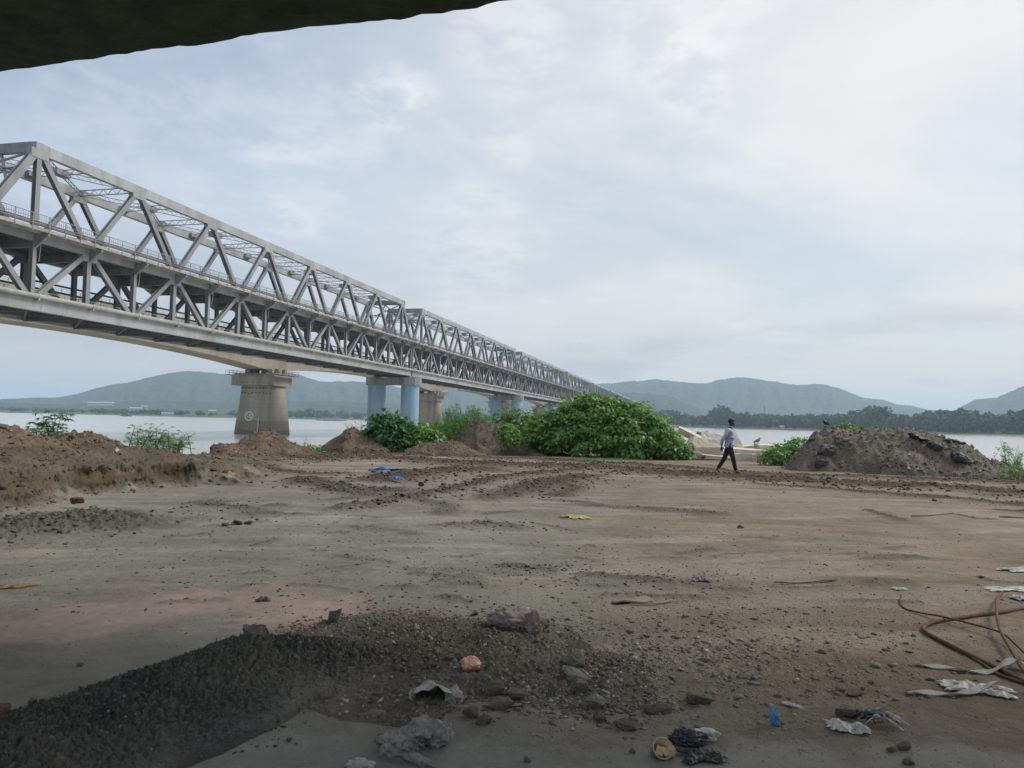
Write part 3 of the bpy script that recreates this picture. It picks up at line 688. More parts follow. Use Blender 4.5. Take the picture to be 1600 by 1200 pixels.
# pier concrete: river tide mark and shutter joints
M['pierc'] = mat('stained_pier_concrete', (.43, .385, .31), .88, 0., (.30, .26, .205), .28, .25, 3, streak=True)
nt = M['pierc'].node_tree; b = nt.nodes['Principled BSDF']; src = b.inputs['Base Color'].links[0].from_socket
tcp = N(nt, 'ShaderNodeTexCoord'); sp_ = N(nt, 'ShaderNodeSeparateXYZ'); nt.links.new(tcp.outputs['Object'], sp_.inputs[0])
zn = math_(nt, 'ADD', sp_.outputs[2], math_(nt, 'MULTIPLY', noise(nt, tcp.outputs['Object'], .9, 5, .6), .9))
c = mixc(nt, ramp(nt, zn, .6, 1.1, .42, 0.), src, (.13, .105, .075)); c = mixc(nt, ramp(nt, zn, -1.7, -1.2, .5, 0.), c, (.10, .09, .07))
jn = math_(nt, 'LESS_THAN', math_(nt, 'ABSOLUTE', math_(nt, 'SUBTRACT', math_(nt, 'FRACT', math_(nt, 'MULTIPLY', sp_.outputs[2], .4)), .5)), .014)
c = mixc(nt, math_(nt, 'MULTIPLY', jn, .45), c, (.15, .125, .095)); nt.links.new(c, b.inputs['Base Color'])
def pier_c(holes):
    mb = MB(); NX = 10
    # shaft: rounded rectangle flaring slightly to the base
    def ring(hw, hl, z, rad=1.6):
        r = []
        for sx, sy, a0 in ((1, 1, 0), (-1, 1, 90), (-1, -1, 180), (1, -1, 270)):
            for q in range(5):
                t = R(a0+q*22.5); r.append(tuple(P(sx*(hl-rad)+rad*math.cos(t), 3.2+sy*(hw-rad)+rad*math.sin(t), z)))
        return r
    zs = [(-8, 6.5, 4.1), (-3.1, 6.3, 3.9), (2, 5.75, 3.6), (6, 5.25, 3.4), (9.2, 4.95, 3.3)]
    v = []; k = 20
    for z, hw, hl in zs: v += ring(hw, hl, z)
    f = [(i*k+j, i*k+(j+1) % k, (i+1)*k+(j+1) % k, (i+1)*k+j) for i in range(len(zs)-1) for j in range(k)]
    f.append(tuple(4*k+j for j in range(k))); mb.add(v, f)
    sh = mb.build('pier', M['pierc'], cbridge)
    mb = MB(); mb.box(P(0, 3.7, 10.55), (8.6, 12.0, 2.65), RB)
    mb.box(P(0, 3.7, 12.1), (7.6, 11.2, .45), RB)
    for t in (-.5, .7): mb.box(P(-2.6 if t < 0 else 2.6, t+.2, 12.85), (1.0, 1.2, 1.1), RB)
    mb.box(P(-.3, -1.0, 12.95), (1.8, 1.0, 1.3), RB); mb.box(P(2.6, -1.0, 12.95), (1.0, 1.0, 1.3), RB)
    for t in (2., 6.6):
        for a in (-1.5, 1.5): mb.box(P(a, t, 12.8), (1.3, 1.5, 1.0), RB)
    mb.build('pier_cap', M['conc'], sh)
    mb = MB() if holes else None
    def hole(a, b_, r_):
        m_ = MB(); m_.tube([a, b_], r_, 8); m_.build('formwork_hole', M['hole'], sh)
    for i in range(9 if holes else 0):
        for z, q in ((8.6, 3.36), (7.4, 3.38)):
            t = -.8+i*1.0; zz_ = z-(.25 if (i in (0, 1, 6) and z < 8) else 0)
            hole(P(-q-.12, t, zz_), P(-q+.5, t, zz_), .13)
        if i < 7: hole(P(-4.32, -.9+i*1.5, 10.0), P(-4.1, -.9+i*1.5, 10.0), .13)
        if i < 6: hole(P(-4.32, .0-.6+i*1.6, 11.5), P(-4.1, .0-.6+i*1.6, 11.5), .09)
        if i < 5:
            hole(P(-3.4+i*1.6, -2.32, 11.4-(i % 2)*.2), P(-3.4+i*1.6, -2.1, 11.4-(i % 2)*.2), .1); hole(P(-3.4+i*1.6, -2.32, 9.8), P(-3.4+i*1.6, -2.1, 9.8), .08)
    mb = MB()
    for t in (-3.3, 10.6):
        mb.box(P(0, t, 11.9), (9.6, 1.3, .12), RB)
        for a in np.linspace(-4.7, 4.7, 7):
            for s in (-.6, .6): mb.beam(P(a, t+s, 11.9), P(a, t+s, 13.0), .05, .05, T)
        for z in (12.45, 13.0):
            for s in (-.6, .6): mb.beam(P(-4.7, t+s, z), P(4.7, t+s, z), .05, .05, T)
    for s in (-4.9, 4.9):
        for z in (12.45, 13.0): mb.beam(P(s, -4.2, z), P(s, 11.1, z), .05, .05, U)
    mb.build('inspection_railing', M['steeldark'], sh)
    return sh
pc = pier_c(True); pc2 = pier_c(False); pc2.location = -U*SPN
for n in range(1, 11):
    c = copy_tree(pc2, cbridge); c.location = U*(SPN*n)
# painted number on the nearest pier
cu = bpy.data.curves.new('pier_number', 'FONT'); cu.body = '15'; cu.size = 1.4; cu.align_x = 'CENTER'; cu.align_y = 'CENTER'; cu.extrude = .01; cu.offset = .035
to = bpy.data.objects.new('tmp', cu); C.objects.link(to)
bpy.context.view_layer.update()
me = bpy.data.meshes.new_from_object(to.evaluated_get(bpy.context.evaluated_depsgraph_get())); bpy.data.objects.remove(to)
bm = bmesh.new(); bm.from_mesh(me)
n = 40
for j in range(n):
    a0, a1 = 2*math.pi*j/n, 2*math.pi*(j+1)/n
    q = [(r_*math.cos(a), r_*math.sin(a), 0.006) for a, r_ in ((a0, 1.2), (a0, .94), (a1, .94), (a1, 1.2))]
    bm.faces.new([bm.verts.new(x) for x in q])
bm.to_mesh(me); bm.free()
num = link('painted_number', me, M['white'], pc)
# on the face looking back at the camera (normal -U), reading left to right = -T... 
lean = math.atan2(.38, 5.)
ax_x = -T; ax_z = (-U*math.cos(lean)+Z3*math.sin(lean)*-1*-1).normalized(); ax_y = ax_z.cross(ax_x).normalized()
num.matrix_local = Matrix.Translation(P(-3.93+.16, 4.7, .1+1.4)) @ Matrix((ax_x, ax_y, ax_z)).transposed().to_4x4()
mb = MB(); mb.tube([P(-4.1, 2.0, -2.6), P(-3.83, 2.0, 1.4)], .11, 8); mb.build('gauge_board', M['white'], pc)
# ================================================================ DECK OVERHEAD (we stand under it)
e0 = at(0, 112, 6.7); e1 = at(820, 0, 6.7); ed = (e1-e0).normalized(); eb = Vector((ed.y, -ed.x, 0))
if eb.y > 0: eb = -eb
mb = MB(); nx, ny = 800, 120; rs = np.random.RandomState(2)
X = np.linspace(-46, 70, nx); v = []
jag = .012*fbm(X*1.3, X*0, 5, .7, 4.)+.02*np.clip(perlin(X*5, X*0+3), .2, 1)
Yb = np.concatenate([[0, .02], np.linspace(.15, 6, 90), np.linspace(6.3, 7.2, 6)]); ny = len(Yb)
for j, yb in enumerate(Yb):
    z = 6.7+.05*fbm(X*.5, X*0+yb*.5, 4, .5, 7.)+.02*fbm(X*3, X*0+yb*3, 3, .6, 2.)+(.02 if j == 0 else 0)
    for i in range(nx):
        p = e0+ed*X[i]+eb*(yb+(jag[i] if j < 3 else 0)); v.append((p.x, p.y, z[i]))
nb = len(v)
for i in range(nx):
    p = e0+ed*X[i]+eb*jag[i]; v.append((p.x, p.y, 8.5))
for i in range(nx):
    p = e0+ed*X[i]+eb*7.2; v.append((p.x, p.y, 8.5))
f = gridfaces(ny, nx).tolist()
f += [(i+1, i, nb+i, nb+i+1) for i in range(nx-1)]+[(nb+i, nb+nx+i, nb+nx+i+1, nb+i+1) for i in range(nx-1)]
f += [((ny-1)*nx+i, (ny-1)*nx+i+1, nb+nx+i+1, nb+nx+i) for i in range(nx-1)]
mb.add(v, f)
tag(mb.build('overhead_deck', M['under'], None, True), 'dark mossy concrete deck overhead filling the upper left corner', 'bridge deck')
# ================================================================ HILLS
def hill(label, prof, D0, depth, seed, foot=650):
    az = np.array([az_of(x, 640) for x, _ in prof])
    Hh = []
    for x, y in prof:
        d = ray(x, y); Hh.append(EYE+d.z/math.hypot(d.x, d.y)*D0)
    A = np.linspace(az[0], az[-1], 420); H0 = np.interp(A, az, Hh)
    k = np.ones(5)/5; H0 = np.convolve(np.pad(H0, 2, 'edge'), k, 'valid')
    q = np.concatenate([np.linspace(-1, 0, 70), np.linspace(.03, 1, 20)])
    Q, AA = np.meshgrid(q, A, indexing='ij')
    Rr = D0+depth*Q; X = Rr*np.sin(AA); Y = Rr*np.cos(AA)
    cross = np.where(Q < 0, sst(Q, -1.02, .12)/sst(np.array(0.), -1.02, .12), 1-sst(Q, 0, 1.))
    Hm = np.broadcast_to(H0, Q.shape)
    spur = ridged(AA*26+seed, Q*.9, 3, .5, seed)
    Z = Hm*cross
    Z = Z+np.minimum(Hm, 240)*(.20*spur-.12)*sst(-Q, .02, .35)*sst(-Q, 1.0, .75)
    Z = Z+np.maximum(0, Hm)*.03*fbm(X*.012, Y*.012, 4, .6, seed)+2.2*fbm(X*.05, Y*.05, 3, .6, seed)*np.where(np.abs(Q) < .06, .8, 1)
    Z = np.where(np.abs(Q) >= .99, -8, Z)
    o = big_mesh('hills', np.stack([X.ravel(), Y.ravel(), Z.ravel()], 1), gridfaces(*Q.shape), M['hill'], smooth=True)
    return tag(o, label, kind='structure')
hill('long forested ridge behind the left part of the bridge', [(-900, 640), (-500, 628), (-200, 630), (0, 624), (50, 621.5), (90, 621), (125, 615), (150, 606), (200, 597), (230, 590), (260, 583), (300, 580), (325, 583), (350, 585), (385, 586), (420, 582), (447, 582), (470, 588), (500, 597), (530, 596), (580, 598), (625, 606), (655, 610), (690, 612), (715, 609.5), (740, 612), (780, 622), (840, 638), (900, 655)], 4700, 1500, 3.)
hill('broad blue hills across the river right of the bridge', [(740, 655), (800, 630), (860, 612), (937, 600), (965, 598), (990, 596), (1022, 593), (1045, 595), (1065, 597.5), (1095, 599.5), (1110, 598), (1125, 594), (1140, 591), (1157, 590), (1175, 591), (1200, 595.5), (1250, 602), (1285, 601), (1300, 604), (1312, 607.5), (1330, 614), (1350, 622), (1380, 625), (1400, 632), (1425, 634.5), (1450, 640), (1482, 645), (1520, 654), (1560, 672)], 5600, 1700, 8.)
hill('nearer darker foothill right of the leafy bush', [(860, 655), (920, 628), (960, 617), (990, 614), (1020, 615), (1050, 620), (1075, 630), (1090, 637), (1110, 648), (1140, 660)], 3600, 800, 12.)
hill('blue hill at the right edge of the view', [(1440, 668), (1482, 645), (1500, 637), (1525, 624), (1540, 622.5), (1555, 622), (1575, 614), (1600, 604), (1660, 590), (1760, 584), (1900, 600), (2200, 640)], 5200, 1500, 21.)
hill('low nearer foothills along the far left bank', [(-500, 643), (-100, 630), (0, 629), (60, 631), (100, 632), (150, 628), (250, 626), (320, 628), (380, 630), (450, 627), (520, 626), (600, 630), (700, 640), (760, 652)], 3100, 700, 33.)
# ================================================================ FAR WOODS
def crowns(spec, seed):
    """spec: list of (x, y, base z, radius, height). Leaf clump quads through each crown's volume"""
    rs = np.random.RandomState(seed); V = []
    for x, y, z, r, h in spec:
        n = int(150)
        d = rs.normal(size=(n, 3)); d /= np.linalg.norm(d, axis=1)[:, None]
        rad = rs.uniform(.55, 1.0, n)[:, None]*(1+.25*np.sin(d[:, :1]*5+x)*np.cos(d[:, 1:2]*4+y))
        c = d*rad*np.array([r, r, h*.42])+np.array([x, y, z+h*.56])
        c[:, 2] = np.maximum(c[:, 2], z+.5)
        s = r*rs.uniform(.16, .34, n)[:, None]
        a = rs.normal(size=(n, 3)); a /= np.linalg.norm(a, axis=1)[:, None]
        b_ = np.cross(a, rs.normal(size=(n, 3))); b_ /= np.linalg.norm(b_, axis=1)[:, None]
        V.append(np.stack([c-a*s, c-b_*s, c+a*s, c+b_*s], 1).reshape(-1, 3))
    V = np.concatenate(V); return V, np.arange(len(V)).reshape(-1, 4)
rs = np.random.RandomState(11)
def shore_r(px): return float(np.interp(az_of(px), S_az, S_r))
# tree line heights in photo pixels above the shore line
TL = [(940, 16), (1000, 20), (1040, 24), (1060, 22), (1085, 16), (1105, 18), (1115, 30), (1130, 33), (1140, 28), (1155, 22), (1200, 20), (1240, 21), (1290, 22), (1320, 22), (1345, 30), (1360, 35), (1375, 33), (1390, 22), (1420, 24), (1440, 27), (1470, 30), (1500, 32), (1520, 29), (1560, 28), (1600, 30), (1700, 30), (1900, 26)]
spec = []
for i in range(520):
    px = rs.uniform(930, 1900); top = np.interp(px, [p for p, _ in TL], [h for _, h in TL])
    r = shore_r(px)+rs.uniform(60, 230); a = az_of(px)
    h = (top*(r/F))*rs.uniform(.62, 1.04)*1.0
    spec.append((r*math.sin(a), r*math.cos(a), -1.2, h*rs.uniform(.35, .5), max(h, 6)))
V, Fq = crowns(spec, 4); tag(big_mesh('far_woods', V, Fq, M['leafF']), 'dense dark belt of trees along the far bank on the right', 'woods', kind='stuff')
spec = []
for i in range(420):
    px = rs.uniform(-300, 940); r = shore_r(px)+rs.uniform(30, 500); a = az_of(px)
    h = rs.uniform(6, 15)*(1.35 if px > 380 else .8); spec.append((r*math.sin(a), r*math.cos(a), -1, h*rs.uniform(.45, .8), h))
V, Fq = crowns(spec, 6); tag(big_mesh('far_woods', V, Fq, M['leafF']), 'low hazy scrub and trees along the far bank behind the piers', 'woods', kind='stuff')
# trees on the far bank one can tell apart
M['barkd'] = mat('dark_bark', (.08, .065, .045), .9)
def far_tree(px, top, w, label, lean=0., off=25):
    r = shore_r(px)+off; a = az_of(px); b0 = Vector((r*math.sin(a), r*math.cos(a), -1.4))
    h = top*r/F; wr = w*r/F/2
    t = empty('tree', b0, label, 'tree', 'trees standing out on the far bank')
    m = MB(); m.tube([(0, 0, -.5), (.1*wr, 0, h*.3), (lean*wr, 0, h*.7)], [h*.03, h*.022, h*.01], 6)
    for q in range(4):
        an = q*1.6; m.tube([(.05*wr, 0, h*.28), (math.cos(an)*wr*.6, math.sin(an)*wr*.6, h*.6)], [h*.012, h*.006], 5)
    m.build('trunk', M['barkd'], t)
    rs2 = np.random.RandomState(int(px)); sp_ = []
    for q in range(9):
        an = rs2.uniform(0, 6.28); k = rs2.uniform(.1, .62)
        sp_.append((math.cos(an)*wr*k, math.sin(an)*wr*k, h*rs2.uniform(.1, .45), wr*rs2.uniform(.35, .5), h*rs2.uniform(.38, .55)))
    V, Fq = crowns(sp_, int(px)); big_mesh('crown', V, Fq, M['leafF'], t)
far_tree(1128, 33, 42, 'tallest rounded tree clump on the far bank, behind the walking person')
far_tree(1371, 37, 40, 'tall spreading tree on the far bank above the rubbish heap')
far_tree(1344, 33, 9, 'narrow pointed tree just left of the tall spreading far tree')
far_tree(1502, 34, 34, 'tree with pale top on the far bank at the right')
far_tree(1243, 23, 24, 'small round tree on the far bank between person and heap')
far_tree(1297, 24, 26, 'round tree on the far bank above the bird on the heap')
far_tree(1180, 22, 20, 'small dark tree on the far bank just right of the person')
# mast and buildings on the far bank
r = shore_r(1194)+120; a = az_of(1194); t = empty('radio_mast', (r*math.sin(a), r*math.cos(a), -1), 'thin lattice mast above the far trees right of the person', 'mast')
h = 33*r/F; m = MB()
for s in ((-1, -1), (1, -1), (0, 1)): m.tube([(s[0]*1.3, s[1]*1.3, 0), (s[0]*.3, s[1]*.3, h)], .22, 4)
for i in range(14): m.tube([(-1.2+i*.07, -1.2+i*.07, h*i/14), (1.1-i*.07, -1.1+i*.07, h*(i+1)/14)], .12, 4)
m.build('lattice', M['steeldark'], t)
M['wwall'] = mat('far_white_wall', (.42, .42, .40), .8, 0., (.33, .33, .31), .3); M['roofw'] = mat('far_pale_roof', (.52, .54, .55), .5); M['roofr'] = mat('far_rust_roof', (.30, .2, .16), .8)
def house(px, off, w, d, h, label, roof='roofw', el=0):
    r = shore_r(px)+off; a = az_of(px); b0 = Vector((r*math.sin(a), r*math.cos(a), el))
    t = empty('building', b0, label, 'building', 'pale buildings on the far bank', -a)
    m = MB(); h *= .6; m.box((0, 0, h/2-3), (w, d, h+6)); m.build('wall', M['wwall'], t)
    m = MB(); w2, d2 = w/2+.6, d/2+.6
    m.add([(-w2, -d2, h+.01), (w2, -d2, h+.01), (w2, d2, h+.01), (-w2, d2, h+.01), (-w2, 0, h+h*.4), (w2, 0, h+h*.4)], [(0, 1, 5, 4), (3, 4, 5, 2), (0, 4, 3), (1, 2, 5), (0, 3, 2, 1)])
    m.build('roof', M[roof], t)
    n = max(2, int(w/6))
    for i in range(min(n, 8)):
        m = MB(); m.box((-w/2+(i+.5)*w/min(n, 8), -d/2-.03, h*.5), (w/min(n, 8)*.4, .1, h*.35)); m.build('window', M['hole'], t)
house(150, 700, 44, 16, 7, 'long white shed, left one of the pair on the far left bank', el=26)
house(167, 720, 36, 16, 7, 'long white shed, right one of the pair on the far left bank', el=27)
house(212, 420, 26, 12, 7, 'white building at the foot of the left hill', el=10)
house(226, 480, 14, 12, 6, 'small white building beside the larger one at the hill foot', el=16)
house(262, 60, 20, 10, 5, 'low pale building on the shore left of the tan pier', el=0)
house(332, 380, 16, 10, 6, 'small pale building under the hill just left of the tan pier', el=8)
house(372, 260, 9, 8, 7, 'tiny white building beside the left edge of the tan pier', el=3)
house(575, 90, 20, 12, 5, 'pale hut on the far bank left of the blue columns', 'roofr')
house(1560, 70, 8, 7, 4, 'white hut among the far trees near the right edge')
house(1222, 60, 6, 6, 4, 'tiny white hut in the far trees right of the person')
def boat(px, py, ln, label, white=False):
    p = at(px, py, WATER); t = empty('boat', (p.x, p.y, WATER), label, 'boat', 'boats near the far shore', -az_of(px))
    m = MB(); v = []; K = 12
    for i in range(K+1):
        q = -1+2*i/K; w = (1-abs(q)**3)*ln*.11+.05; zt = 1.2+.6*q*q
        v += [(q*ln/2, -w, zt), (q*ln/2*.96, -w*.6, -.3), (q*ln/2*.96, w*.6, -.3), (q*ln/2, w, zt)]
    m.add(v, [(i*4+j, i*4+(j+1) % 4, (i+1)*4+(j+1) % 4, (i+1)*4+j) for i in range(K) for j in range(4)]); m.build('hull', M['wwall' if white else 'steeldark'], t)
    m = MB(); m.box((-ln*.05, 0, 2.4), (ln*.5, ln*.13, 2.2)); m.box((-ln*.05, 0, 3.65), (ln*.55, ln*.16, .25)); m.build('cabin', M['wwall' if white else 'steeldark'], t)
boat(518, 657.5, 44, 'long pale river barge near the far shore right of the tan pier', True)
boat(197, 650.5, 16, 'small dark boat near the far shore at left')
# ================================================================ VEGETATION
def leaf_arrays(kind):
    if kind == 'heart':
        P_ = np.array([(0, .06, 0), (-.36, -.04, .06), (-.46, .30, .09), (0, 1, -.10), (.46, .30, .09), (.36, -.04, .06), (0, .4, -.02)])
        Fc = [(0, 1, 2, 6), (6, 2, 3, 3), (0, 6, 4, 5), (6, 3, 3, 4)]
        return P_, np.array([(0, 1, 2), (0, 2, 6), (6, 2, 3), (0, 6, 4), (0, 4, 5), (6, 3, 4)])
    if kind == 'palm':   # a long narrow leaflet
        P_ = np.array([(0, 0, 0), (-.15, .4, .04), (0, 1, -.12), (.15, .4, .04), (0, .45, 0.)])
        return P_, np.array([(0, 1, 4), (4, 1, 2), (0, 4, 3), (4, 2, 3)])
    P_ = np.array([(0, 0, 0), (-.05, .5, 0), (0, 1, 0), (.05, .5, 0)]); return P_, np.array([(0, 1, 2), (0, 2, 3)])
def place_leaves(pos, tip, up, size, kind):
    """tip: direction of leaf axis, up: leaf face normal"""
    P_, Fc = leaf_arrays(kind); n = len(pos)
    tip = tip/np.linalg.norm(tip, axis=1)[:, None]; sx = np.cross(tip, up); sx /= np.linalg.norm(sx, axis=1)[:, None]+1e-9; nz = np.cross(sx, tip)
    V = pos[:, None]+size[:, None, None]*(P_[None, :, 0:1]*sx[:, None]+P_[None, :, 1:2]*tip[:, None]+P_[None, :, 2:3]*nz[:, None])
    Fq = (Fc[None]+(np.arange(n)*len(P_))[:, None, None]).reshape(-1, 3)
    return V.reshape(-1, 3), Fq
def bush(label, cx, cy, blobs, n, lsize, m, seed, kind='heart', cat='bush', stems=40, zb=None, name='bush', droop=.6, group=None, shell=(.62, 1.03)):
    """blobs: (dx along the view's right, dy away, z centre, rx, ry, rz)"""
    rs = np.random.RandomState(seed); z0 = gz(cx, cy) if zb is None else zb
    t = empty(name, (cx, cy, z0), label, cat, group)
    w = np.array([b[3]*b[5]+b[4]*b[3] for b in blobs]); w = w/w.sum(); Vs = []; Fs = []; off = 0
    pos = []; nrm = []
    for b, q in zip(blobs, w):
        k = int(n*q*1.5); d = rs.normal(size=(k, 3)); d /= np.linalg.norm(d, axis=1)[:, None]; d = d[d[:, 2] > -.75]
        rad = rs.uniform(shell[0], shell[1], len(d))**.7*(1+.13*(rs.rand(len(d)) < .10))
        lump = 1+.16*np.sin(d[:, 0]*7+b[0]*3)*np.sin(d[:, 2]*6+b[2]*5)+.12*np.sin(d[:, 1]*9+d[:, 2]*9+b[0])+.07*rs.normal(size=len(d))*(rs.rand(len(d)) < .2)
        p = d*(rad*lump)[:, None]*np.array(b[3:6])+np.array([b[0], b[1], b[2]])
        pos.append(p); nrm.append(d)
    pos = np.concatenate(pos); nrm = np.concatenate(nrm)
    keep = pos[:, 2] > .05
    for b in blobs:      # drop leaves deep inside another blob
        q = np.linalg.norm((pos-np.array(b[:3]))/np.array(b[3:6]), axis=1); keep &= q > .5
    pos, nrm = pos[keep], nrm[keep]
    k = len(pos); tip = nrm*.7+rs.normal(size=(k, 3))*.45+np.array([0, 0, -droop]); up = nrm*.8+np.array([0, 0, .8])+rs.normal(size=(k, 3))*.35
    V, Fq = place_leaves(pos, tip, up, lsize*rs.uniform(.42, 1.4, k), kind)
    big_mesh('foliage', V, Fq, m, t, k=3)
    mb = MB()
    sel = rs.choice(len(pos), min(stems, len(pos)), replace=False)
    for i in sel:
        e = pos[i]; b0 = np.array([e[0]*.55+rs.normal()*.12, e[1]*.55+rs.normal()*.12, -.1])
        mid = (b0+e)/2+np.array([0, 0, e[2]*.25]); mb.tube([b0, mid, e], [.012, .010, .005], 5)
    mb.build('stems', M['bark'], t)
    return t
def bpos(px, r): a = az_of(px); return r*math.sin(a), r*math.cos(a)
K = 35.6/F    # metres per photo pixel at the bushes
# large leafy mass
x, y = bpos(955, 36.3)
bush('largest bush, a dense dome of heart shaped green leaves left of the person', x, y,
     [(-.75, .2, 1.55, 1.75, 1.4, 1.42), (.75, .0, 1.3, 1.75, 1.4, 1.28), (-.6, -.5, .95, 1.7, 1.0, 1.0), (1.9, -.1, .95, 1.25, 1.2, 1.12), (-2.1, .3, 1.15, 1.3, 1.2, 1.15), (.9, -.9, .7, 1.6, .9, .85), (-.75, .3, 2.35, .75, .7, .66), (2.4, -.6, .6, .95, .8, .78), (.55, .3, 2.1, .8, .7, .6), (-2.6, -.1, .7, .9, .8, .7), (-3.1, .4, 1.1, .9, .8, 1.0), (-1.55, .2, 1.9, .7, .6, .65)], 20000, .155, M['leafA'], 2, stems=160)
x, y = bpos(1056, 35.4)
bush('small low leafy bush at the right foot of the largest bush', x, y, [(0, 0, .45, .62, .6, .55), (.35, .1, .3, .4, .4, .36), (-.3, 0, .62, .5, .5, .45)], 900, .15, M['leafA'], 3, stems=20)
x, y = bpos(812, 38)
bush('yellowish leafy bush between the dark mound and the largest bush', x, y, [(0, 0, 1.2, 1.0, .9, 1.05), (.9, .1, 1.0, 1.0, .9, .95), (-.75, .2, 1.35, .7, .7, .8), (.2, -.4, .7, .9, .7, .7)], 3600, .135, leaf_mat('yellow_leaf', (.10, .19, .035), (.17, .28, .06), .42, .3, (.3, .28, .05)), 4, stems=50)
x, y = bpos(797, 35.2)
bush('slim leafy sapling on the right slope of the dark mound', x, y, [(0, 0, .95, .5, .45, .5), (.3, 0, .7, .35, .35, .3), (-.25, 0, 1.2, .3, .3, .3)], 420, .15, M['leafA'], 5, stems=16)
x, y = bpos(612, 36.4)
bush('dark green large leaved bush in front of the blue columns', x, y, [(-.1, 0, .95, 1.05, .9, .95), (.55, .1, .8, .8, .8, .8), (-.45, .1, 1.25, .55, .5, .5), (.3, -.5, .45, .8, .6, .5), (-.6, -.1, .7, .6, .5, .5)], 3000, .17, M['leafB'], 6, stems=50)
x, y = bpos(663, 36)
bush('mid green leafy bush just right of the dark leaved bush', x, y, [(0, 0, .7, .8, .7, .65), (.55, .1, .55, .55, .5, .5), (-.4, 0, .6, .5, .5, .5)], 1300, .17, M['leafA'], 7, stems=30)
# wispy weeds
def weeds(label, px, r, w, h, n, seed, m='leafC', name='weeds', cat='weeds', lf=.075, per=46):
    rs = np.random.RandomState(seed); x, y = bpos(px, r); z0 = gz(x, y); t = empty(name, (x, y, z0-.03), label, cat)
    mb = MB(); pos = []; tip = []
    for i in range(n):
        b0 = np.array([rs.normal()*w*.38, rs.normal()*w*.3, 0]); hh = h*rs.uniform(.5, 1.05)*(1-.35*min(1, abs(b0[0])/w)); ln = rs.normal(size=2)*.22*hh
        pts = [b0+np.array([ln[0]*q*q, ln[1]*q*q, hh*q]) for q in (0, .25, .5, .75, 1)]
        mb.tube(pts, [.012, .010, .008, .005, .003], 4)
        for j in range(per):
            q = rs.uniform(.15, 1); p = b0+np.array([ln[0]*q*q, ln[1]*q*q, hh*q]); d = rs.normal(size=3); d[2] = abs(d[2])*.9+.2
            d /= np.linalg.norm(d); br = rs.uniform(0, .16)*(1.15-q); pos.append(p+d*br); tip.append(d)
    mb.build('stems', M['bark'], t); pos = np.array(pos); tip = np.array(tip); up = rs.normal(size=pos.shape)
    V, Fq = place_leaves(pos, tip, up, lf*rs.uniform(.6, 1.5, len(pos)), 'palm'); big_mesh('foliage', V, Fq, M[m], t, k=3)
    return t
weeds('tall wispy feathery weeds on the left slope of the dark mound', 722, 38.9, 2.1, 2.5, 230, 1, lf=.12, per=60)
weeds('bright green low feathery weeds behind the mid green bush', 697, 37.9, 1.5, 1.5, 150, 2, lf=.11, per=50)
weeds('thin grey green sprigs left of the dark leaved bush', 566, 38, .7, 1.6, 26, 3, per=40, lf=.09)
weeds('grey green weed in front of the right blue column', 645, 38.3, .8, 1.9, 40, 4, per=46, lf=.1)
weeds('sparse dry sprig standing behind the concrete slabs', 1102, 39, .5, 1.35, 14, 5, per=22)
weeds('pale grey green bush stems at the right edge of the view', 1582, 31.5, .75, 1.35, 26, 6, per=40)
weeds('low bright green weeds at the foot of the right edge', 1590, 29.5, .9, .5, 40, 7, 'leafA', per=26)
weeds('tiny thin sprig right of the earth mound by the pier', 478, 35, .3, .85, 6, 8, per=12)
weeds('small dark sprig on the bank between the two left plants', 152, 23.2, .22, .42, 5, 9, 'leafB', per=14)
# plants with palmate leaves on the left bank
def palmate(label, px, r, h, w, nst, seed, m='leafA', lf=.17, dense=9, name='plant'):
    rs = np.random.RandomState(seed); x, y = bpos(px, r); z0 = gz(x, y); t = empty(name, (x, y, z0-.04), label, 'plant')
    mb = MB(); pos = []; tip = []; up = []
    for i in range(nst):
        b0 = np.array([rs.normal()*w*.22, rs.normal()*w*.2, 0]); hh = h*rs.uniform(.55, 1.0); ex = np.array([rs.uniform(-1, 1)*w*.4, rs.uniform(-1, 1)*w*.35])
        tp = b0+np.array([ex[0], ex[1], hh]); mb.tube([b0, (b0+tp)/2+np.array([0, 0, .04]), tp], [.014, .010, .006], 5)
        for j in range(dense):
            q = rs.uniform(.35, 1); p = b0+(tp-b0)*q; an = rs.uniform(0, 6.28); d = np.array([math.cos(an), math.sin(an), rs.uniform(-.1, .7)]); L_ = rs.uniform(.08, .28)
            e = p+d*L_; mb.tube([p, e], .004, 4, False)
            for s in range(6):
                a2 = an+(s-2.5)*.5; pos.append(e); tip.append([math.cos(a2), math.sin(a2), -.35+.1*rs.normal()]); up.append([d[0]*.35, d[1]*.35, 1])
    mb.build('stems', M['bark'], t); pos = np.array(pos)
    V, Fq = place_leaves(pos, np.array(tip), np.array(up), lf*rs.uniform(.7, 1.25, len(pos)), 'palm'); big_mesh('foliage', V, Fq, M[m], t, k=3)
    return t
def palm2(*a, **k): return palmate(*a, **k)
palm2('single plant with fingered leaves on the left bank against the water', 85, 22, .88, .8, 9, 1, 'leafB', lf=.17, dense=8)
palm2('little fingered leaf plant at the far left edge of the bank', 10, 21.2, .42, .38, 5, 2, 'leafA', lf=.13, dense=6)
palm2('leggy clump of green plants on the bank left of the tan pier', 232, 23, .92, 1.1, 20, 3, 'leafA', lf=.105, dense=9)
palm2('lower right clump of thin green plants beside the leggy clump', 275, 23.6, .62, 1.0, 16, 4, 'leafA', lf=.095, dense=8)
palm2('very small green sprout beside the far left plant', 32, 21.5, .2, .25, 4, 5, 'leafA', lf=.07, dense=5)
x, y = bpos(1226, 33.2)
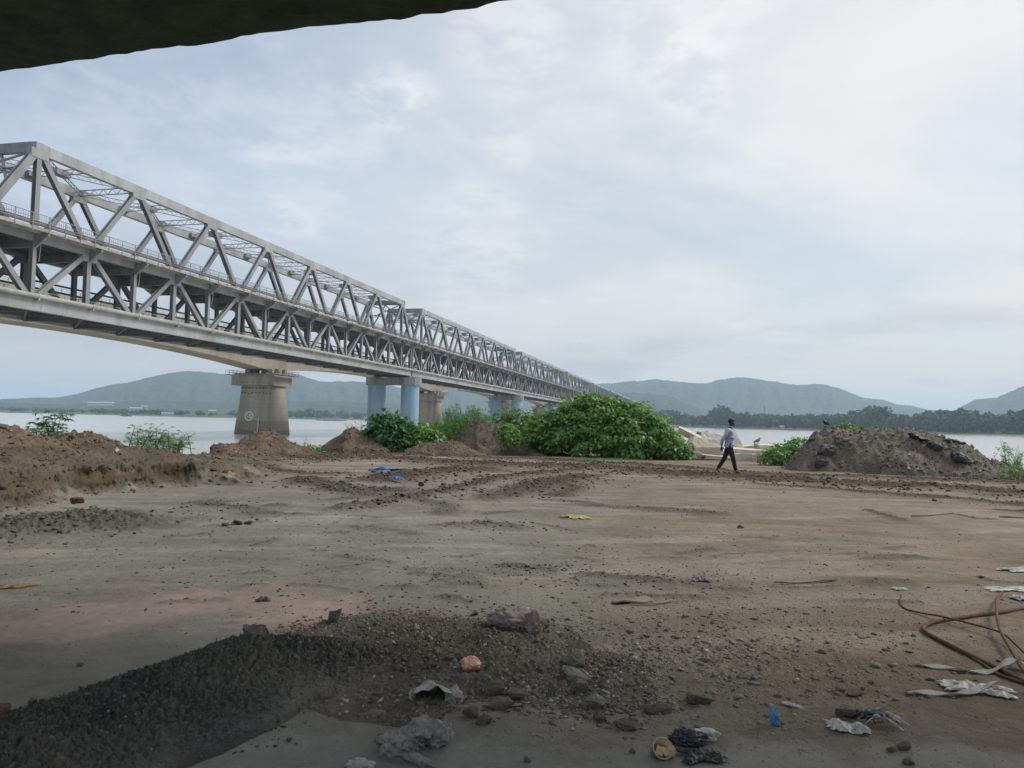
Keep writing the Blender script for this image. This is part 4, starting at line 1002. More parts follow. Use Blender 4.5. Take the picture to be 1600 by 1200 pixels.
bush('patch of low round green leaves on the left shoulder of the rubbish heap', x, y, [(0, 0, .42, .8, .6, .5), (.6, 0, .72, .6, .5, .48), (-.55, 0, .3, .5, .4, .33), (.9, -.2, .4, .6, .5, .4)], 2000, .11, M['leafA'], 9, stems=10, zb=0)
x, y = bpos(1323, 32.6)
bush('small green tuft on top of the rubbish heap', x, y, [(0, 0, .12, .38, .3, .16), (.35, 0, .1, .25, .2, .1)], 260, .11, M['leafA'], 10, stems=6, zb=1.5)
x, y = bpos(1190, 37.5)
bush('low green leaves at the water edge behind the person', x, y, [(0, 0, .1, .5, .3, .2), (.7, 0, .1, .4, .3, .15)], 300, .1, M['leafA'], 12, stems=6)
x, y = bpos(492, 36)
bush('low green weeds at the foot of the mound by the water gap', x, y, [(0, 0, .12, .4, .3, .22), (.5, -.2, .06, .3, .3, .12)], 260, .09, M['leafA'], 13, stems=6)
x, y = bpos(942, 33.5)
gm = place_leaves(np.column_stack([np.random.RandomState(1).normal(size=1500)*.9, np.random.RandomState(2).normal(size=1500)*.3, np.zeros(1500)]), np.random.RandomState(3).normal(size=(1500, 3))*.5+np.array([0, 0, 1.]), np.random.RandomState(4).normal(size=(1500, 3)), np.full(1500, .09), 'blade')
go = big_mesh('grass', gm[0], gm[1], M['leafC'], k=3); go.location = (x, y, gz(x, y)); tag(go, 'short sparse grass at the foot of the largest bush', 'grass', kind='stuff')
# ================================================================ HAZE
hm = bpy.data.materials.new('haze'); hm.use_nodes = True; nt = hm.node_tree; nt.nodes.clear()
pv = N(nt, 'ShaderNodeVolumePrincipled'); pv.inputs['Density'].default_value = .000125; pv.inputs['Color'].default_value = (.66, .84, 1, 1); pv.inputs['Anisotropy'].default_value = .15
ho = N(nt, 'ShaderNodeOutputMaterial'); nt.links.new(pv.outputs[0], ho.inputs['Volume'])
mb = MB(); mb.box((0, 3000, 191.5), (24000, 26000, 403)); o = mb.build('haze', hm); tag(o, kind='stuff', label='pale humid haze over river and hills', cat='haze')
# ================================================================ CONCRETE SLABS BY THE PERSON
def slab(label, px, py, r, size, rot, seed, chip=.06, name='concrete_slab', group='broken concrete slabs by the water', m='conc2', dz=0., corners=None):
    """size (w, d, h) metres, rot euler degrees; centre seen at the pixel at distance r"""
    rs = np.random.RandomState(seed); d = ray(px, py); k = r/math.hypot(d.x, d.y); p = Vector((d.x*k, d.y*k, EYE+d.z*k+dz))
    bm = bmesh.new(); bmesh.ops.create_cube(bm, size=1)
    for v in bm.verts: v.co = Vector((v.co.x*size[0], v.co.y*size[1], v.co.z*size[2]))+Vector(rs.normal(size=3)*chip*min(size[0], size[2]*2))
    if corners:
        for v in bm.verts:
            sx, sz = v.co.x > 0, v.co.z > 0; dx, dz_ = corners.get((int(sx), int(sz)), (0, 0)); v.co.x += dx; v.co.z += dz_
    bmesh.ops.subdivide_edges(bm, edges=bm.edges, cuts=6, use_grid_fill=True)
    for v in bm.verts: v.co += Vector(rs.normal(size=3)*.006)
    bmesh.ops.bevel(bm, geom=[e for e in bm.edges if e.calc_face_angle(0) > .8], offset=.012, segments=1, affect='EDGES')
    me = bpy.data.meshes.new(name); bm.to_mesh(me); bm.free()
    o = link(name, me, M[m]); o.location = p; o.rotation_euler = [R(q) for q in rot]
    return tag(o, label, 'concrete slab', group)
slab('upright pale slab leaning just left of the walking person', 1113, 689, 37.6, (.98, .16, 1.28), (-38, 2, -14), 1, .04, corners={(1, 1): (0, -.28), (0, 0): (-.08, .1)})
slab('pale triangular slab standing behind the right side of the person', 1151, 688, 37.9, (.5, .15, 1.15), (-32, 4, -10), 2, .04, corners={(1, 1): (-.34, 0), (1, 0): (.12, 0)})
slab('long grey slab tilted down to the right beside the large bush', 1080, 681, 38.4, (1.35, .5, .34), (6, 24, -8), 3)
slab('weathered grey block upright behind the leaning slab', 1097, 686, 38.9, (.42, .3, .75), (0, 2, 10), 4, m='capc')
slab('brown tinged slab tilted steeply at the foot of the long grey slab', 1090, 699, 37.4, (1.0, .5, .5), (-10, 34, 10), 5)
slab('flat pale slab lying below the leaning slab', 1107, 706, 36.8, (1.25, .7, .38), (-4, -3, -6), 6)
slab('low pale wedge of concrete at the foot of the bush', 1083, 708, 36.3, (.75, .5, .2), (0, 14, 5), 7)
slab('squared concrete piece half hidden by low leaves at the bush edge', 1066, 709, 36.2, (.75, .5, .36), (0, 0, -4), 8)
slab('long pale plank slab lying on the kerb blocks right of the person', 1186, 708, 37.4, (3.0, .5, .32), (0, 1.5, -3), 9)
slab('brown sided slab raised on its edge under the small bird', 1200, 700, 38., (1.15, .6, .26), (0, 4, 6), 10)
slab('pale flat slab sloping to the rubbish heap', 1230, 703, 38.4, (1.5, .8, .25), (12, 10, -6), 11)
slab('small pale chunk right behind the person at knee height', 1167, 699, 38.4, (.55, .5, .2), (0, -6, 0), 12)
slab('kerb block lying in a row, the one beside the person', 1163, 716, 36.4, (.95, .32, .40), (0, 1, -2), 13, .02, 'kerb_block', 'row of kerb blocks')
slab('kerb block lying in a row, middle one of the row', 1187, 716.5, 36.4, (.75, .32, .40), (0, -1, 1), 14, .02, 'kerb_block', 'row of kerb blocks')
slab('kerb block lying in a row, rightmost and longest one', 1222, 716.5, 36.2, (1.5, .32, .40), (0, 1.6, 2), 15, .02, 'kerb_block', 'row of kerb blocks')
slab('thin broken shard on the ground left of the person', 1117, 713, 36.0, (1.2, .4, .08), (0, 5, 0), 16)
# ================================================================ ROCKS
M['claymat'] = mat('black_clay', (.10, .096, .078), .85, 0., (.16, .15, .125), 18., 1., 40)
def rock(label, px, py, w, h, seed, m='stoneb', name='rock', group=None, d=None, sink=.25, rz=0, cuts=16, dzz=0., cat='rock'):
    """w,h: size in photo pixels at that place"""
    rs = np.random.RandomState(seed); p = drop_at(px, py); k = math.hypot(p.x, p.y)/F; W_, H_ = w*k, h*k; D_ = d*k if d else W_*.7
    bm = bmesh.new()
    for i in range(cuts):
        q = rs.normal(size=3); q /= np.abs(q).max()**.75*np.linalg.norm(q)**.25; bm.verts.new(q*np.array([W_/2, D_/2, H_/2])*rs.uniform(.88, 1.0))
    bmesh.ops.convex_hull(bm, input=bm.verts)
    bmesh.ops.delete(bm, geom=[v for v in bm.verts if not v.link_faces], context='VERTS')
    bmesh.ops.triangulate(bm, faces=bm.faces)
    bmesh.ops.subdivide_edges(bm, edges=bm.edges, cuts=3, use_grid_fill=True)
    s = min(W_, H_)
    for v in bm.verts: v.co += Vector(rs.normal(size=3)*s*.018)
    me = bpy.data.meshes.new(name); bm.to_mesh(me); bm.free()
    o = link(name, me, M[m]); o.location = (p.x, p.y, p.z+H_*(.5-sink)+dzz); o.rotation_euler = (rs.normal()*.1, rs.normal()*.1, R(rz))
    return tag(o, label, cat, group)
RG = 'loose stones in the foreground'
rock('squarish brown grey stone at the right end of the gravel spread, the larger upper one', 897, 1040, 34, 34, 1, 'stone', group=RG)
rock('broad flat faced stone just below the squarish brown grey one', 900, 1062, 46, 26, 2, 'stone', group=RG)
rock('stone in shadow under the broad flat faced stone', 906, 1082, 28, 24, 3, group=RG)
rock('pale topped slab like stone in the middle of the lower stones', 932, 1107, 42, 26, 4, 'stone', group=RG)
rock('dark low stone against the pale topped slab like stone', 934, 1126, 28, 20, 5, group=RG)
rock('dark hollow looking stone below the others, near the bottom wet mud', 978, 1138, 34, 20, 6, group=RG)
rock('flat brown stone left of the mossy brown one', 1028, 1112, 44, 22, 7, group=RG)
rock('mossy brown stone standing alone on the right of the gravel', 1095, 1097, 44, 28, 8, group=RG)
rock('pointed pale stone leaning left of the broad flat faced stone', 862, 1085, 18, 34, 9, 'stone', group=RG)
rock('long dark wedge stone at the lower edge of the gravel', 808, 1092, 40, 22, 10, group=RG)
rock('dark angular stone right of the open white sack', 772, 1086, 34, 32, 11, group=RG)
rock('brown flat stone under the dark angular stone', 782, 1105, 44, 20, 12, group=RG)
rock('dark round stone beside the frayed sack threads', 736, 1120, 30, 26, 13, group=RG)
rock('brown crumbly clod at the right edge of the wet mud, by the frayed threads', 757, 1130, 30, 24, 14, group=RG)
rock('reddish brown pointed clod on the edge of the gravel', 524, 975, 24, 32, 15, 'stoneb', group=RG)
rock('black clod at the top of the black ridge end', 594, 979, 14, 12, 16, group=RG)
rock('greenish pale stone lying in the dark gravel', 656, 1003, 15, 22, 17, 'stone', group=RG)
rock('dark round lump in the gravel left of the greenish pale stone', 592, 1035, 16, 18, 18, group=RG)
rock('dark stone above the round lump, in the earth hollow', 566, 1028, 26, 14, 19, group=RG)
rock('flat stone lying on the pale mud below the black ridge', 575, 1119, 46, 10, 20, 'stoneb', group=RG)
rock('muddy stone at the lower edge of the black ridge', 506, 1095, 24, 20, 21, group=RG)
rock('small pale square stone in the gravel near the crumpled rag', 687, 983, 16, 13, 22, 'stone', group=RG)
rock('dark stone by the rag at the upper gravel edge', 740, 961, 16, 9, 23, group=RG)
rock('brown clod on the mud below the gravel, right of the sacks', 1013, 1085, 0.1+14, 10, 24, group=RG)
rock('rounded clod lying on the bundle of black strips', 1326, 1120, 38, 24, 25, 'stoneb', group=RG)
rock('dark clod in the bottom right mud, the left one of three', 1393, 1174, 14, 11, 26, group=RG)
rock('dark clod in the bottom right mud, the largest of three', 1411, 1170, 22, 15, 27, group=RG)
rock('dark clod in the bottom right mud, the lowest of three', 1420, 1194, 16, 12, 28, group=RG)
rock('dark pebble on the wet mud left of the plastic cup', 989, 1176, 12, 9, 29, group=RG)
rock('small black stone at the bottom edge of the wet mud', 824, 1190, 12, 11, 30, group=RG)
rock('split brown stone with a pale end on the right gravel', 1336, 1086, 26, 10, 31, 'stoneb', group=RG)
rock('tiny red brown brick fragment on the crest of the black ridge', 47, 1165, 14, 10, 32, 'rust', group=RG, dzz=.20)
rock('red brown brick fragment at the left edge on the black ridge', 4, 1180, 16, 16, 33, 'rust', group=RG, dzz=.20)
rock('small dark brick shaped clod alone on the grey mud at left', 126, 1040, 12, 6, 34, group=RG)
rock('lone rounded pebble on the smooth ground below the person', 1157, 825, 11, 7, 35, 'stone', group='stones on the open ground')
rock('left clod of the little row on the grey ground at left', 352, 822, 12, 7, 36, group='stones on the open ground')
rock('biggest clod of the little row on the grey ground at left', 371, 820, 15, 11, 37, group='stones on the open ground')
rock('right clod of the little row on the grey ground at left', 388, 819, 14, 7, 38, group='stones on the open ground')
rock('orange brick lump on the dark churned mound at left', 120, 794, 18, 10, 39, 'rust', group='stones on the open ground', dzz=.1)
rock('pink brick bit at the foot of the dark churned mound', 94, 834, 9, 7, 40, 'rust', group='stones on the open ground')
rock('large pale boulder on the left slope of the dark brown mound', 714, 684, 15, 11, 41, 'conc2', group='stones at the dark mound', dzz=.55)
rock('small pale stone left of the large boulder on the mound', 696, 682, 11, 5, 42, 'conc2', group='stones at the dark mound', dzz=.5)
rock('small pale stone right of the large boulder on the mound', 731, 684, 8, 6, 43, 'conc2', group='stones at the dark mound', dzz=.5)
rock('pale squared stone at the foot of the dark brown mound', 720, 700, 15, 10, 44, 'conc2', group='stones at the dark mound', dzz=.06)
rock('grey boulder at the foot of the dark brown mound, middle', 757, 703, 17, 9, 45, 'stone', group='stones at the dark mound')
rock('grey boulder at the foot of the dark brown mound, right', 783, 702, 12, 9, 46, 'stone', group='stones at the dark mound')
rock('pale stone lying on the brown ledge at left', 180, 711, 16, 8, 47, 'conc2', group='stones at the dark mound')
rock('grey stone in the churned mud left of the blue sheet', 536, 757, 14, 9, 48, 'stone', group='stones on the open ground', dzz=.05)
rock('round clod on the rutted earth right of the blue sheet', 658, 764, 10, 8, 49, group='stones on the open ground', dzz=.08)
rock('dark lump of clay standing up at the crest of the black ridge', 396, 1052, 46, 44, 51, 'claymat', 'clay_lump', None, d=36, cuts=26, dzz=.16, cat='clay lump')
# gravel and crumbs: nobody could count them
def gravel(name, label, regions, n, smin, smax, m, seed, flat=.55, sink=.3, p_=2.4):
    rs = np.random.RandomState(seed); T_ = []
    for q in range(10):
        bm = bmesh.new()
        for i in range(9): d = rs.normal(size=3); d /= np.linalg.norm(d); bm.verts.new(d*rs.uniform(.8, 1))
        bmesh.ops.convex_hull(bm, input=bm.verts); bmesh.ops.triangulate(bm, faces=bm.faces)
        bm.verts.index_update(); v = np.array([w.co[:] for w in bm.verts]); f = np.array([[w.index for w in x.verts] for x in bm.faces]); T_.append((v, f)); bm.free()
    X = []; 
    for (px, py, wx, wy, frac) in regions:
        k = int(n*frac); a = px+rs.normal(size=k)*wx; b_ = py+rs.normal(size=k)*wy
        X.append(np.stack([a, b_], 1))
    X = np.concatenate(X); X = X[(X[:, 1] > 690)]
    Pw = np.array([tuple(at(a, b_, 0.))[:2] for a, b_ in X]); Z = ground(Pw[:, 0], Pw[:, 1])
    kk = fbm(Pw[:, 0]*2.2, Pw[:, 1]*2.2, 3, .5, 2.) > rs.uniform(-.9, .3, len(Pw)); Pw = Pw[kk]; Z = Z[kk]
    S = smin+(smax-smin)*rs.power(1/p_, len(Pw))
    Vs = []; Fs = []; off = 0; qi = rs.randint(0, 10, len(Pw))
    for q in range(10):
        i = np.where(qi == q)[0]; v, f = T_[q]; a = rs.uniform(0, 6.28, len(i)); ca, sa = np.cos(a), np.sin(a)
        an = rs.uniform(.6, 1.3, (len(i), 3)); an[:, 2] *= flat
        w = v[None]*an[:, None]*S[i][:, None, None]; x = w[..., 0]*ca[:, None]-w[..., 1]*sa[:, None]; y = w[..., 0]*sa[:, None]+w[..., 1]*ca[:, None]
        W_ = np.stack([x+Pw[i, 0][:, None], y+Pw[i, 1][:, None], w[..., 2]+(Z[i]+S[i]*flat*(1-2*sink)*.6)[:, None]], -1)
        Vs.append(W_.reshape(-1, 3)); Fs.append((f[None]+(np.arange(len(i))*len(v))[:, None, None]+off).reshape(-1, 3)); off += W_.shape[0]*W_.shape[1]
    return tag(big_mesh(name, np.concatenate(Vs), np.concatenate(Fs), m, k=3), label, kind='stuff')
def clods_at(name, label, X, Y, S, m, seed, flat=.62, sink=.25, extra=0.):
    rs = np.random.RandomState(seed); T_ = []
    for q in range(12):
        bm = bmesh.new()
        for i in range(11): d = rs.normal(size=3); d /= np.linalg.norm(d); bm.verts.new(d*rs.uniform(.7, 1))
        bmesh.ops.convex_hull(bm, input=bm.verts); bmesh.ops.delete(bm, geom=[v for v in bm.verts if not v.link_faces], context='VERTS'); bmesh.ops.triangulate(bm, faces=bm.faces)
        bm.verts.index_update(); T_.append((np.array([w.co[:] for w in bm.verts]), np.array([[w.index for w in x.verts] for x in bm.faces]))); bm.free()
    Z = ground(X, Y)+extra; qi = rs.randint(0, 12, len(X)); Vs = []; Fs = []; off = 0
    for q in range(12):
        i = np.where(qi == q)[0]; v, f = T_[q]; a = rs.uniform(0, 6.28, len(i)); ca, sa = np.cos(a), np.sin(a); an = rs.uniform(.6, 1.35, (len(i), 3)); an[:, 2] *= flat
        w = v[None]*an[:, None]*S[i][:, None, None]*.5; x = w[..., 0]*ca[:, None]-w[..., 1]*sa[:, None]; y = w[..., 0]*sa[:, None]+w[..., 1]*ca[:, None]
        Vs.append(np.stack([x+X[i][:, None], y+Y[i][:, None], w[..., 2]+(Z[i]+S[i]*flat*(.5-sink))[:, None]], -1).reshape(-1, 3)); Fs.append((f[None]+(np.arange(len(i))*len(v))[:, None, None]+off).reshape(-1, 3)); off += len(i)*len(v)
    return tag(big_mesh(name, np.concatenate(Vs), np.concatenate(Fs), m, k=3), label, kind='stuff')
def stroke_clods():
    rs = np.random.RandomState(77); out = {0: [[], [], []], 1: [[], [], []]}
    for si, (P_, w, a) in enumerate(STROKES):
        Ls = np.hypot(*np.diff(P_, axis=0).T); Lt = Ls.sum(); r = np.hypot(*P_.mean(0)); dens = 90 if r > 14 else (230 if r > 9 else 420)
        n = int(min(9000, Lt*w*2*dens)); t = rs.uniform(0, Lt, n); c = np.concatenate([[0], np.cumsum(Ls)]); i = np.clip(np.searchsorted(c, t)-1, 0, len(Ls)-1); u = (t-c[i])/Ls[i]
        p = P_[i]+(P_[i+1]-P_[i])*u[:, None]; d = (P_[i+1]-P_[i])/Ls[i][:, None]; o_ = rs.normal(size=n)*w*.85
        x = p[:, 0]-d[:, 1]*o_; y = p[:, 1]+d[:, 0]*o_; keep = fbm(x*1.3, y*1.3, 3, .6, 44.) > rs.uniform(-.9, .35, n); x, y = x[keep], y[keep]
        s_ = (.02 if r > 14 else .007)+(min(a, .2)*(.75 if r > 14 else .45))*rs.power(.35, len(x)); g = 1 if (r < 14) else 0
        for q, v in enumerate((x, y, s_)): out[g][q].append(v)
    for g, (m, lb) in enumerate(((gmb, 'dark brown clods of churned earth along the wheel ruts'), (gmg, 'grey clods of broken mud along the nearer mud ridges'))):
        x, y, s_ = (np.concatenate(v) for v in out[g]); clods_at('mud_clods', lb, x, y, s_, m, 5+g)
    # ledge: clods on the dug face, its foot and its top
    n = 15000; a = rs.uniform(az_of(-60), az_of(520), n); r = np.exp(rs.uniform(math.log(11), math.log(30), n)); x, y = r*np.sin(a), r*np.cos(a)
    d, par = dist_poly(x, y, LEDGE); i = np.clip(par.astype(int), 0, len(LEDGE)-2); sd_ = np.sign((LEDGE[i+1, 0]-LEDGE[i, 0])*(y-LEDGE[i, 1])-(LEDGE[i+1, 1]-LEDGE[i, 1])*(x-LEDGE[i, 0]))*d
    top = np.interp(par, range(len(LTOP)), LTOP); k = (sd_ > -.25) & (top > .05) & (fbm(x*1.1, y*1.1, 3, .6, 90.) > rs.uniform(-.8, .5, n)) & (r < np.interp(a, E_az, E_r)-.3)
    x, y = x[k], y[k]; clods_at('mud_clods', 'brown clods strewn over the dug ledge on the left', x, y, (.015+.11*rs.power(.3, len(x)))*(1+.9*np.exp(-((sd_[k]-.4)/.5)**2)*(rs.rand(len(x)) < .15)), gmb, 9, sink=.32)
def crumbs_on(o, label, n, smin, smax, m, seed, name='mud_crumbs'):
    rs = np.random.RandomState(seed); me = o.data; co_ = np.empty(len(me.vertices)*3, np.float32); me.vertices.foreach_get('co', co_); co_ = co_.reshape(-1, 3)+np.array(o.location)
    i = rs.randint(0, len(co_), n); P_ = co_[i]; P_ = P_[P_[:, 2] > ground(P_[:, 0], P_[:, 1])-.01]; n = len(P_)
    d = rs.normal(size=(n, 8, 3)); d /= np.linalg.norm(d, axis=2)[..., None]
    oc = np.array([(1, 0, 0), (-1, 0, 0), (0, 1, 0), (0, -1, 0), (0, 0, 1), (0, 0, -1)], float)
    S = smin+(smax-smin)*rs.power(.42, n); a = rs.uniform(0, 6.28, n); ca, sa = np.cos(a), np.sin(a)
    w = (oc[None]+rs.normal(size=(n, 6, 3))*.28)*S[:, None, None]*rs.uniform(.6, 1.2, (n, 1, 3))
    x = w[..., 0]*ca[:, None]-w[..., 1]*sa[:, None]; y = w[..., 0]*sa[:, None]+w[..., 1]*ca[:, None]
    V = np.stack([x, y, w[..., 2]], -1)+P_[:, None]
    F8 = np.array([(0, 2, 4), (2, 1, 4), (1, 3, 4), (3, 0, 4), (2, 0, 5), (1, 2, 5), (3, 1, 5), (0, 3, 5)])
    return tag(big_mesh(name, V.reshape(-1, 3), (F8[None]+(np.arange(n)*6)[:, None, None]).reshape(-1, 3), m, k=3), label, kind='stuff')
def island_mat(name, c1, c2, c3):
    m = bpy.data.materials.new(name); m.use_nodes = True; nt = m.node_tree; b = nt.nodes['Principled BSDF']; g = N(nt, 'ShaderNodeNewGeometry')
    c = mixc(nt, g.outputs['Random Per Island'], c1, c2); c = mixc(nt, ramp(nt, g.outputs['Random Per Island'], .86, .95), c, c3)
    tc = N(nt, 'ShaderNodeTexCoord'); c = mixc(nt, ramp(nt, noise(nt, tc.outputs['Object'], 60, 5, .6), .35, .65, 0, .4), c, tuple(q*.6 for q in c1))
    nt.links.new(c, b.inputs['Base Color']); b.inputs['Roughness'].default_value = .78; b.inputs['Specular IOR Level'].default_value = .3; return m
gm1 = island_mat('gravel_stone', (.085, .077, .06), (.21, .185, .145), (.36, .33, .28)); gm2 = island_mat('mud_crumb', (.20, .165, .12), (.33, .27, .20), (.42, .37, .29))
gms = island_mat('stone_chip', (.11, .095, .07), (.22, .19, .145), (.36, .33, .27)); gmb = island_mat('churned_clod', (.085, .060, .040), (.15, .108, .072), (.20, .15, .105)); gmg = island_mat('grey_clod', (.085, .078, .060), (.15, .14, .112), (.20, .185, .15))
gravel('gravel', 'dark angular gravel spread in the middle foreground', [(780, 1020, 110, 32, .42), (700, 985, 90, 18, .2), (860, 1060, 60, 22, .2), (940, 1090, 70, 20, .18)], 7000, .006, .026, gm1, 1)
gravel('gravel', 'fine brown gravel scattered over the right foreground', [(1060, 1030, 150, 45, .5), (1300, 1010, 190, 50, .32), (1150, 960, 220, 30, .18)], 15000, .003, .013, gm2, 2)
gmr = island_mat('red_brown_crumb', (.20, .085, .045), (.26, .14, .08), (.15, .10, .07))
gravel('brick_crumbs', 'red brown earth crumbs along the upper edge of the gravel', [(560, 972, 50, 10, .5), (640, 962, 50, 8, .35), (480, 985, 30, 6, .15)], 1500, .004, .022, gmr, 11)
gravel('stone_chips', 'flat stone chips lying among the fine gravel on the right', [(1000, 1015, 130, 45, .45), (1240, 1030, 170, 45, .35), (820, 1040, 70, 30, .2)], 1500, .012, .045, gms, 12, flat=.4)
gravel('mud_crumbs', 'small dark crumbs of mud scattered over the wet foreground mud', [(1000, 1150, 330, 30, .4), (1400, 1130, 150, 50, .25), (250, 1010, 240, 30, .15), (600, 960, 120, 22, .2)], 4500, .002, .010, gm2, 3)
gravel('mud_clods', 'brown clods lying loose around the wheel tracks', [(700, 765, 60, 12, .12), (640, 742, 60, 8, .12), (850, 750, 60, 12, .12), (1300, 752, 200, 6, .2), (450, 716, 60, 6, .1), (1000, 738, 90, 6, .1), (780, 822, 40, 4, .06), (360, 800, 50, 14, .06), (100, 815, 90, 14, .06), (200, 730, 160, 14, .06)], 2200, .010, .05, gmb, 4, sink=.3)
stroke_clods()
gravel('mud_clods', 'small clods strewn over the middle ground', [(800, 880, 420, 45, .5), (1000, 905, 110, 10, .12), (830, 889, 40, 3, .08), (400, 860, 300, 60, .2), (1300, 850, 250, 50, .1)], 4500, .004, .026, gmg, 5)
gravel('mud_crumbs', 'crumbs of broken clay along the foot of the black ridge', [(440, 1075, 60, 18, .4), (560, 1050, 50, 12, .3), (350, 1120, 60, 30, .3)], 1300, .005, .028, island_mat('clay_crumb', (.05, .047, .038), (.085, .08, .065), (.12, .11, .09)), 6)
gravel('rubble_bits', 'pale stones and bits of litter on the rubbish heap and bank', [(1380, 733, 120, 3, .5), (1150, 716, 60, 3, .2), (740, 706, 60, 3, .3)], 160, .02, .07, island_mat('pale_bit', (.3, .27, .22), (.45, .42, .38), (.6, .58, .55)), 7)
cm1 = island_mat('brown_crumb', (.12, .082, .052), (.20, .14, .09), (.26, .19, .13)); cm2 = island_mat('pile_crumb', (.10, .08, .058), (.18, .15, .115), (.40, .37, .32)); cm3 = island_mat('black_crumb', (.065, .062, .052), (.14, .133, .112), (.22, .21, .18))
for q, o in enumerate([o for o in C.objects if o.get('category') in ('earth mound', 'rubbish pile', 'clay heap', 'gravel heap')]):
    c = o['category']
    if c == 'earth mound': crumbs_on(o, 'loose crumbs of earth on '+['the mound by the tan pier', 'the mound by the water gap', 'the tall dark mound', 'the low hump', 'the reddish bank', 'the long hump', 'the small rise'][q % 7], 900, .015, .085, cm1, 40+q)
    elif o.name.startswith('rubbish'): pass
    elif c == 'clay heap': crumbs_on(o, 'clay crumbs covering the black ridge', 3500, .003, .012, cm3, 60)
    elif c == 'gravel heap': crumbs_on(o, 'gravel stones covering the low gravel spread', 5000, .005, .024, gm1, 61)
crumbs_on(pile, 'clods and bits of litter on the rubbish heap', 3200, .012, .08, cm2, 62)
# ================================================================ LITTER
def fray(parent, pts, n, ln, m, seed, name='frayed_threads', r=.0016, down=True):
    """loose threads starting near pts (local coordinates)"""
    rs = np.random.RandomState(seed); mb = MB()
    for i in range(n):
        b0 = np.array(pts[rs.randint(len(pts))])+rs.normal(size=3)*.006; d = rs.normal(size=3); d[2] *= .4; d /= np.linalg.norm(d); P_ = [b0]
        for q in range(4):
            d = d+rs.normal(size=3)*.35; d[2] -= .18 if down else 0; d /= np.linalg.norm(d); P_.append(P_[-1]+d*ln*rs.uniform(.5, 1.2)/4)
        mb.tube(P_, r, 3)
    o = mb.build(name, m, parent); return tag(o, kind='stuff')
def lump(label, px, py, w, h, m, seed, d=None, name='plastic_bag', cat='plastic bag', fold=.22, fr=3., oc=2, sink=.2, rz=0, dzz=0., group=None, rot=(0, 0), sub=5, parent=None):
    rs = np.random.RandomState(seed); p = drop_at(px, py); k = math.hypot(p.x, p.y)/F; W_, H_ = w*k, h*k; D_ = d*k if d else W_*.7
    bm = bmesh.new(); bmesh.ops.create_icosphere(bm, subdivisions=sub, radius=1)
    co_ = np.array([v.co[:] for v in bm.verts]); o1 = seed*3.7
    n = ridged(co_[:, 0]*fr+co_[:, 2]*1.3+o1, co_[:, 1]*fr*.55-co_[:, 2]*1.7, oc, .4, o1)+.4*ridged(co_[:, 2]*fr*.8+co_[:, 0]+o1, co_[:, 1]*fr*.5+co_[:, 0]*2, oc, .4, o1+4)
    lo = .3*fbm(co_[:, 0]*1.2+o1, co_[:, 1]*1.2+co_[:, 2], 2, .5, o1)
    co_ = co_*(1+lo+fold*(n-.6))[:, None]*np.array([W_/2, D_/2, H_/2])
    for v, c in zip(bm.verts, co_): v.co = c
    me = bpy.data.meshes.new(name); bm.to_mesh(me); bm.free()
    o = link(name, me, m if not isinstance(m, str) else M[m], smooth=True); o.location = (p.x, p.y, p.z+H_*(.5-sink)+dzz); o.rotation_euler = (R(rot[0]), R(rot[1]), R(rz))
    return tag(o, label, cat, group)
def sheet(label, px, py, w, d, m, seed, name='cloth', cat='rag', hgt=.05, rz=0, fr=6., irr=.25, dzz=0., th=.004, group=None, shape=None, res=70, droop=0.):
    """crumpled sheet lying on the ground: w, d in metres"""
    rs = np.random.RandomState(seed); p = drop_at(px, py); o1 = seed*5.1
    g = np.linspace(-1, 1, res); X, Y = np.meshgrid(g, g, indexing='ij')
    Rr = np.maximum(np.abs(X), np.abs(Y)); th_ = np.arctan2(Y, X); k = 1+irr*fbm(np.cos(th_)*1.5+o1, np.sin(th_)*1.5, 3, .6, o1)
    x = X*w/2*k; y = Y*d/2*k
    x = x+.12*w*fbm(X*1.7+o1, Y*1.7, 3, .5, 3.)*.6; y = y+.14*d*fbm(X*1.7, Y*1.7+o1, 3, .5, 9.)*.6
    z = hgt*np.clip(ridged(x*fr+o1, y*fr*.7, 4, .5, o1)+.35, 0, 2)*(1-.75*Rr**3)+.006
    ca, sa = math.cos(R(rz)), math.sin(R(rz)); xw = p.x+x*ca-y*sa; yw = p.y+x*sa+y*ca
    zw = ground(xw.ravel(), yw.ravel()).reshape(x.shape)+z+dzz
    V = np.stack([xw-p.x, yw-p.y, zw-p.z], -1).reshape(-1, 3)
    o = big_mesh(name, V, gridfaces(res, res), m if not isinstance(m, str) else M[m], smooth=True)
    o.location = p; s = o.modifiers.new('thick', 'SOLIDIFY'); s.thickness = th; s.offset = 1
    return tag(o, label, cat, group)
def pm(name, c, rough=.5, c2=None, sc=8., **k): return mat(name, c, rough, 0., c2 or tuple(q*.6 for q in c), sc, **k)
blue = pm('blue_tarp', (.035, .16, .50), .45, (.02, .09, .30)); sky_b = pm('light_blue_plastic', (.10, .33, .52), .4, (.05, .16, .28), 20.)
whitep = pm('dirty_white_plastic', (.55, .52, .48), .45, (.33, .30, .26), 14.); tanp = pm('tan_plastic_cup', (.52, .37, .20), .35, (.38, .27, .15), 8.)
orangep = pm('orange_wrapper', (.62, .20, .10), .4, (.75, .52, .42), 30.); greenp = pm('pale_green_wrapper', (.50, .62, .48), .5); yel = pm('yellow_straw_rag', (.52, .42, .14), .8, (.35, .27, .1), 25.)
stripm = pm('grey_strap', (.34, .32, .28), .7, (.22, .20, .17), 12.); wood = pm('weathered_wood', (.27, .22, .16), .85, (.17, .14, .10), 20., bump=.4, bscale=60); pinkr = pm('pinkish_rag', (.36, .29, .255), .85, (.20, .165, .145), 16., bump=.6, bscale=90)
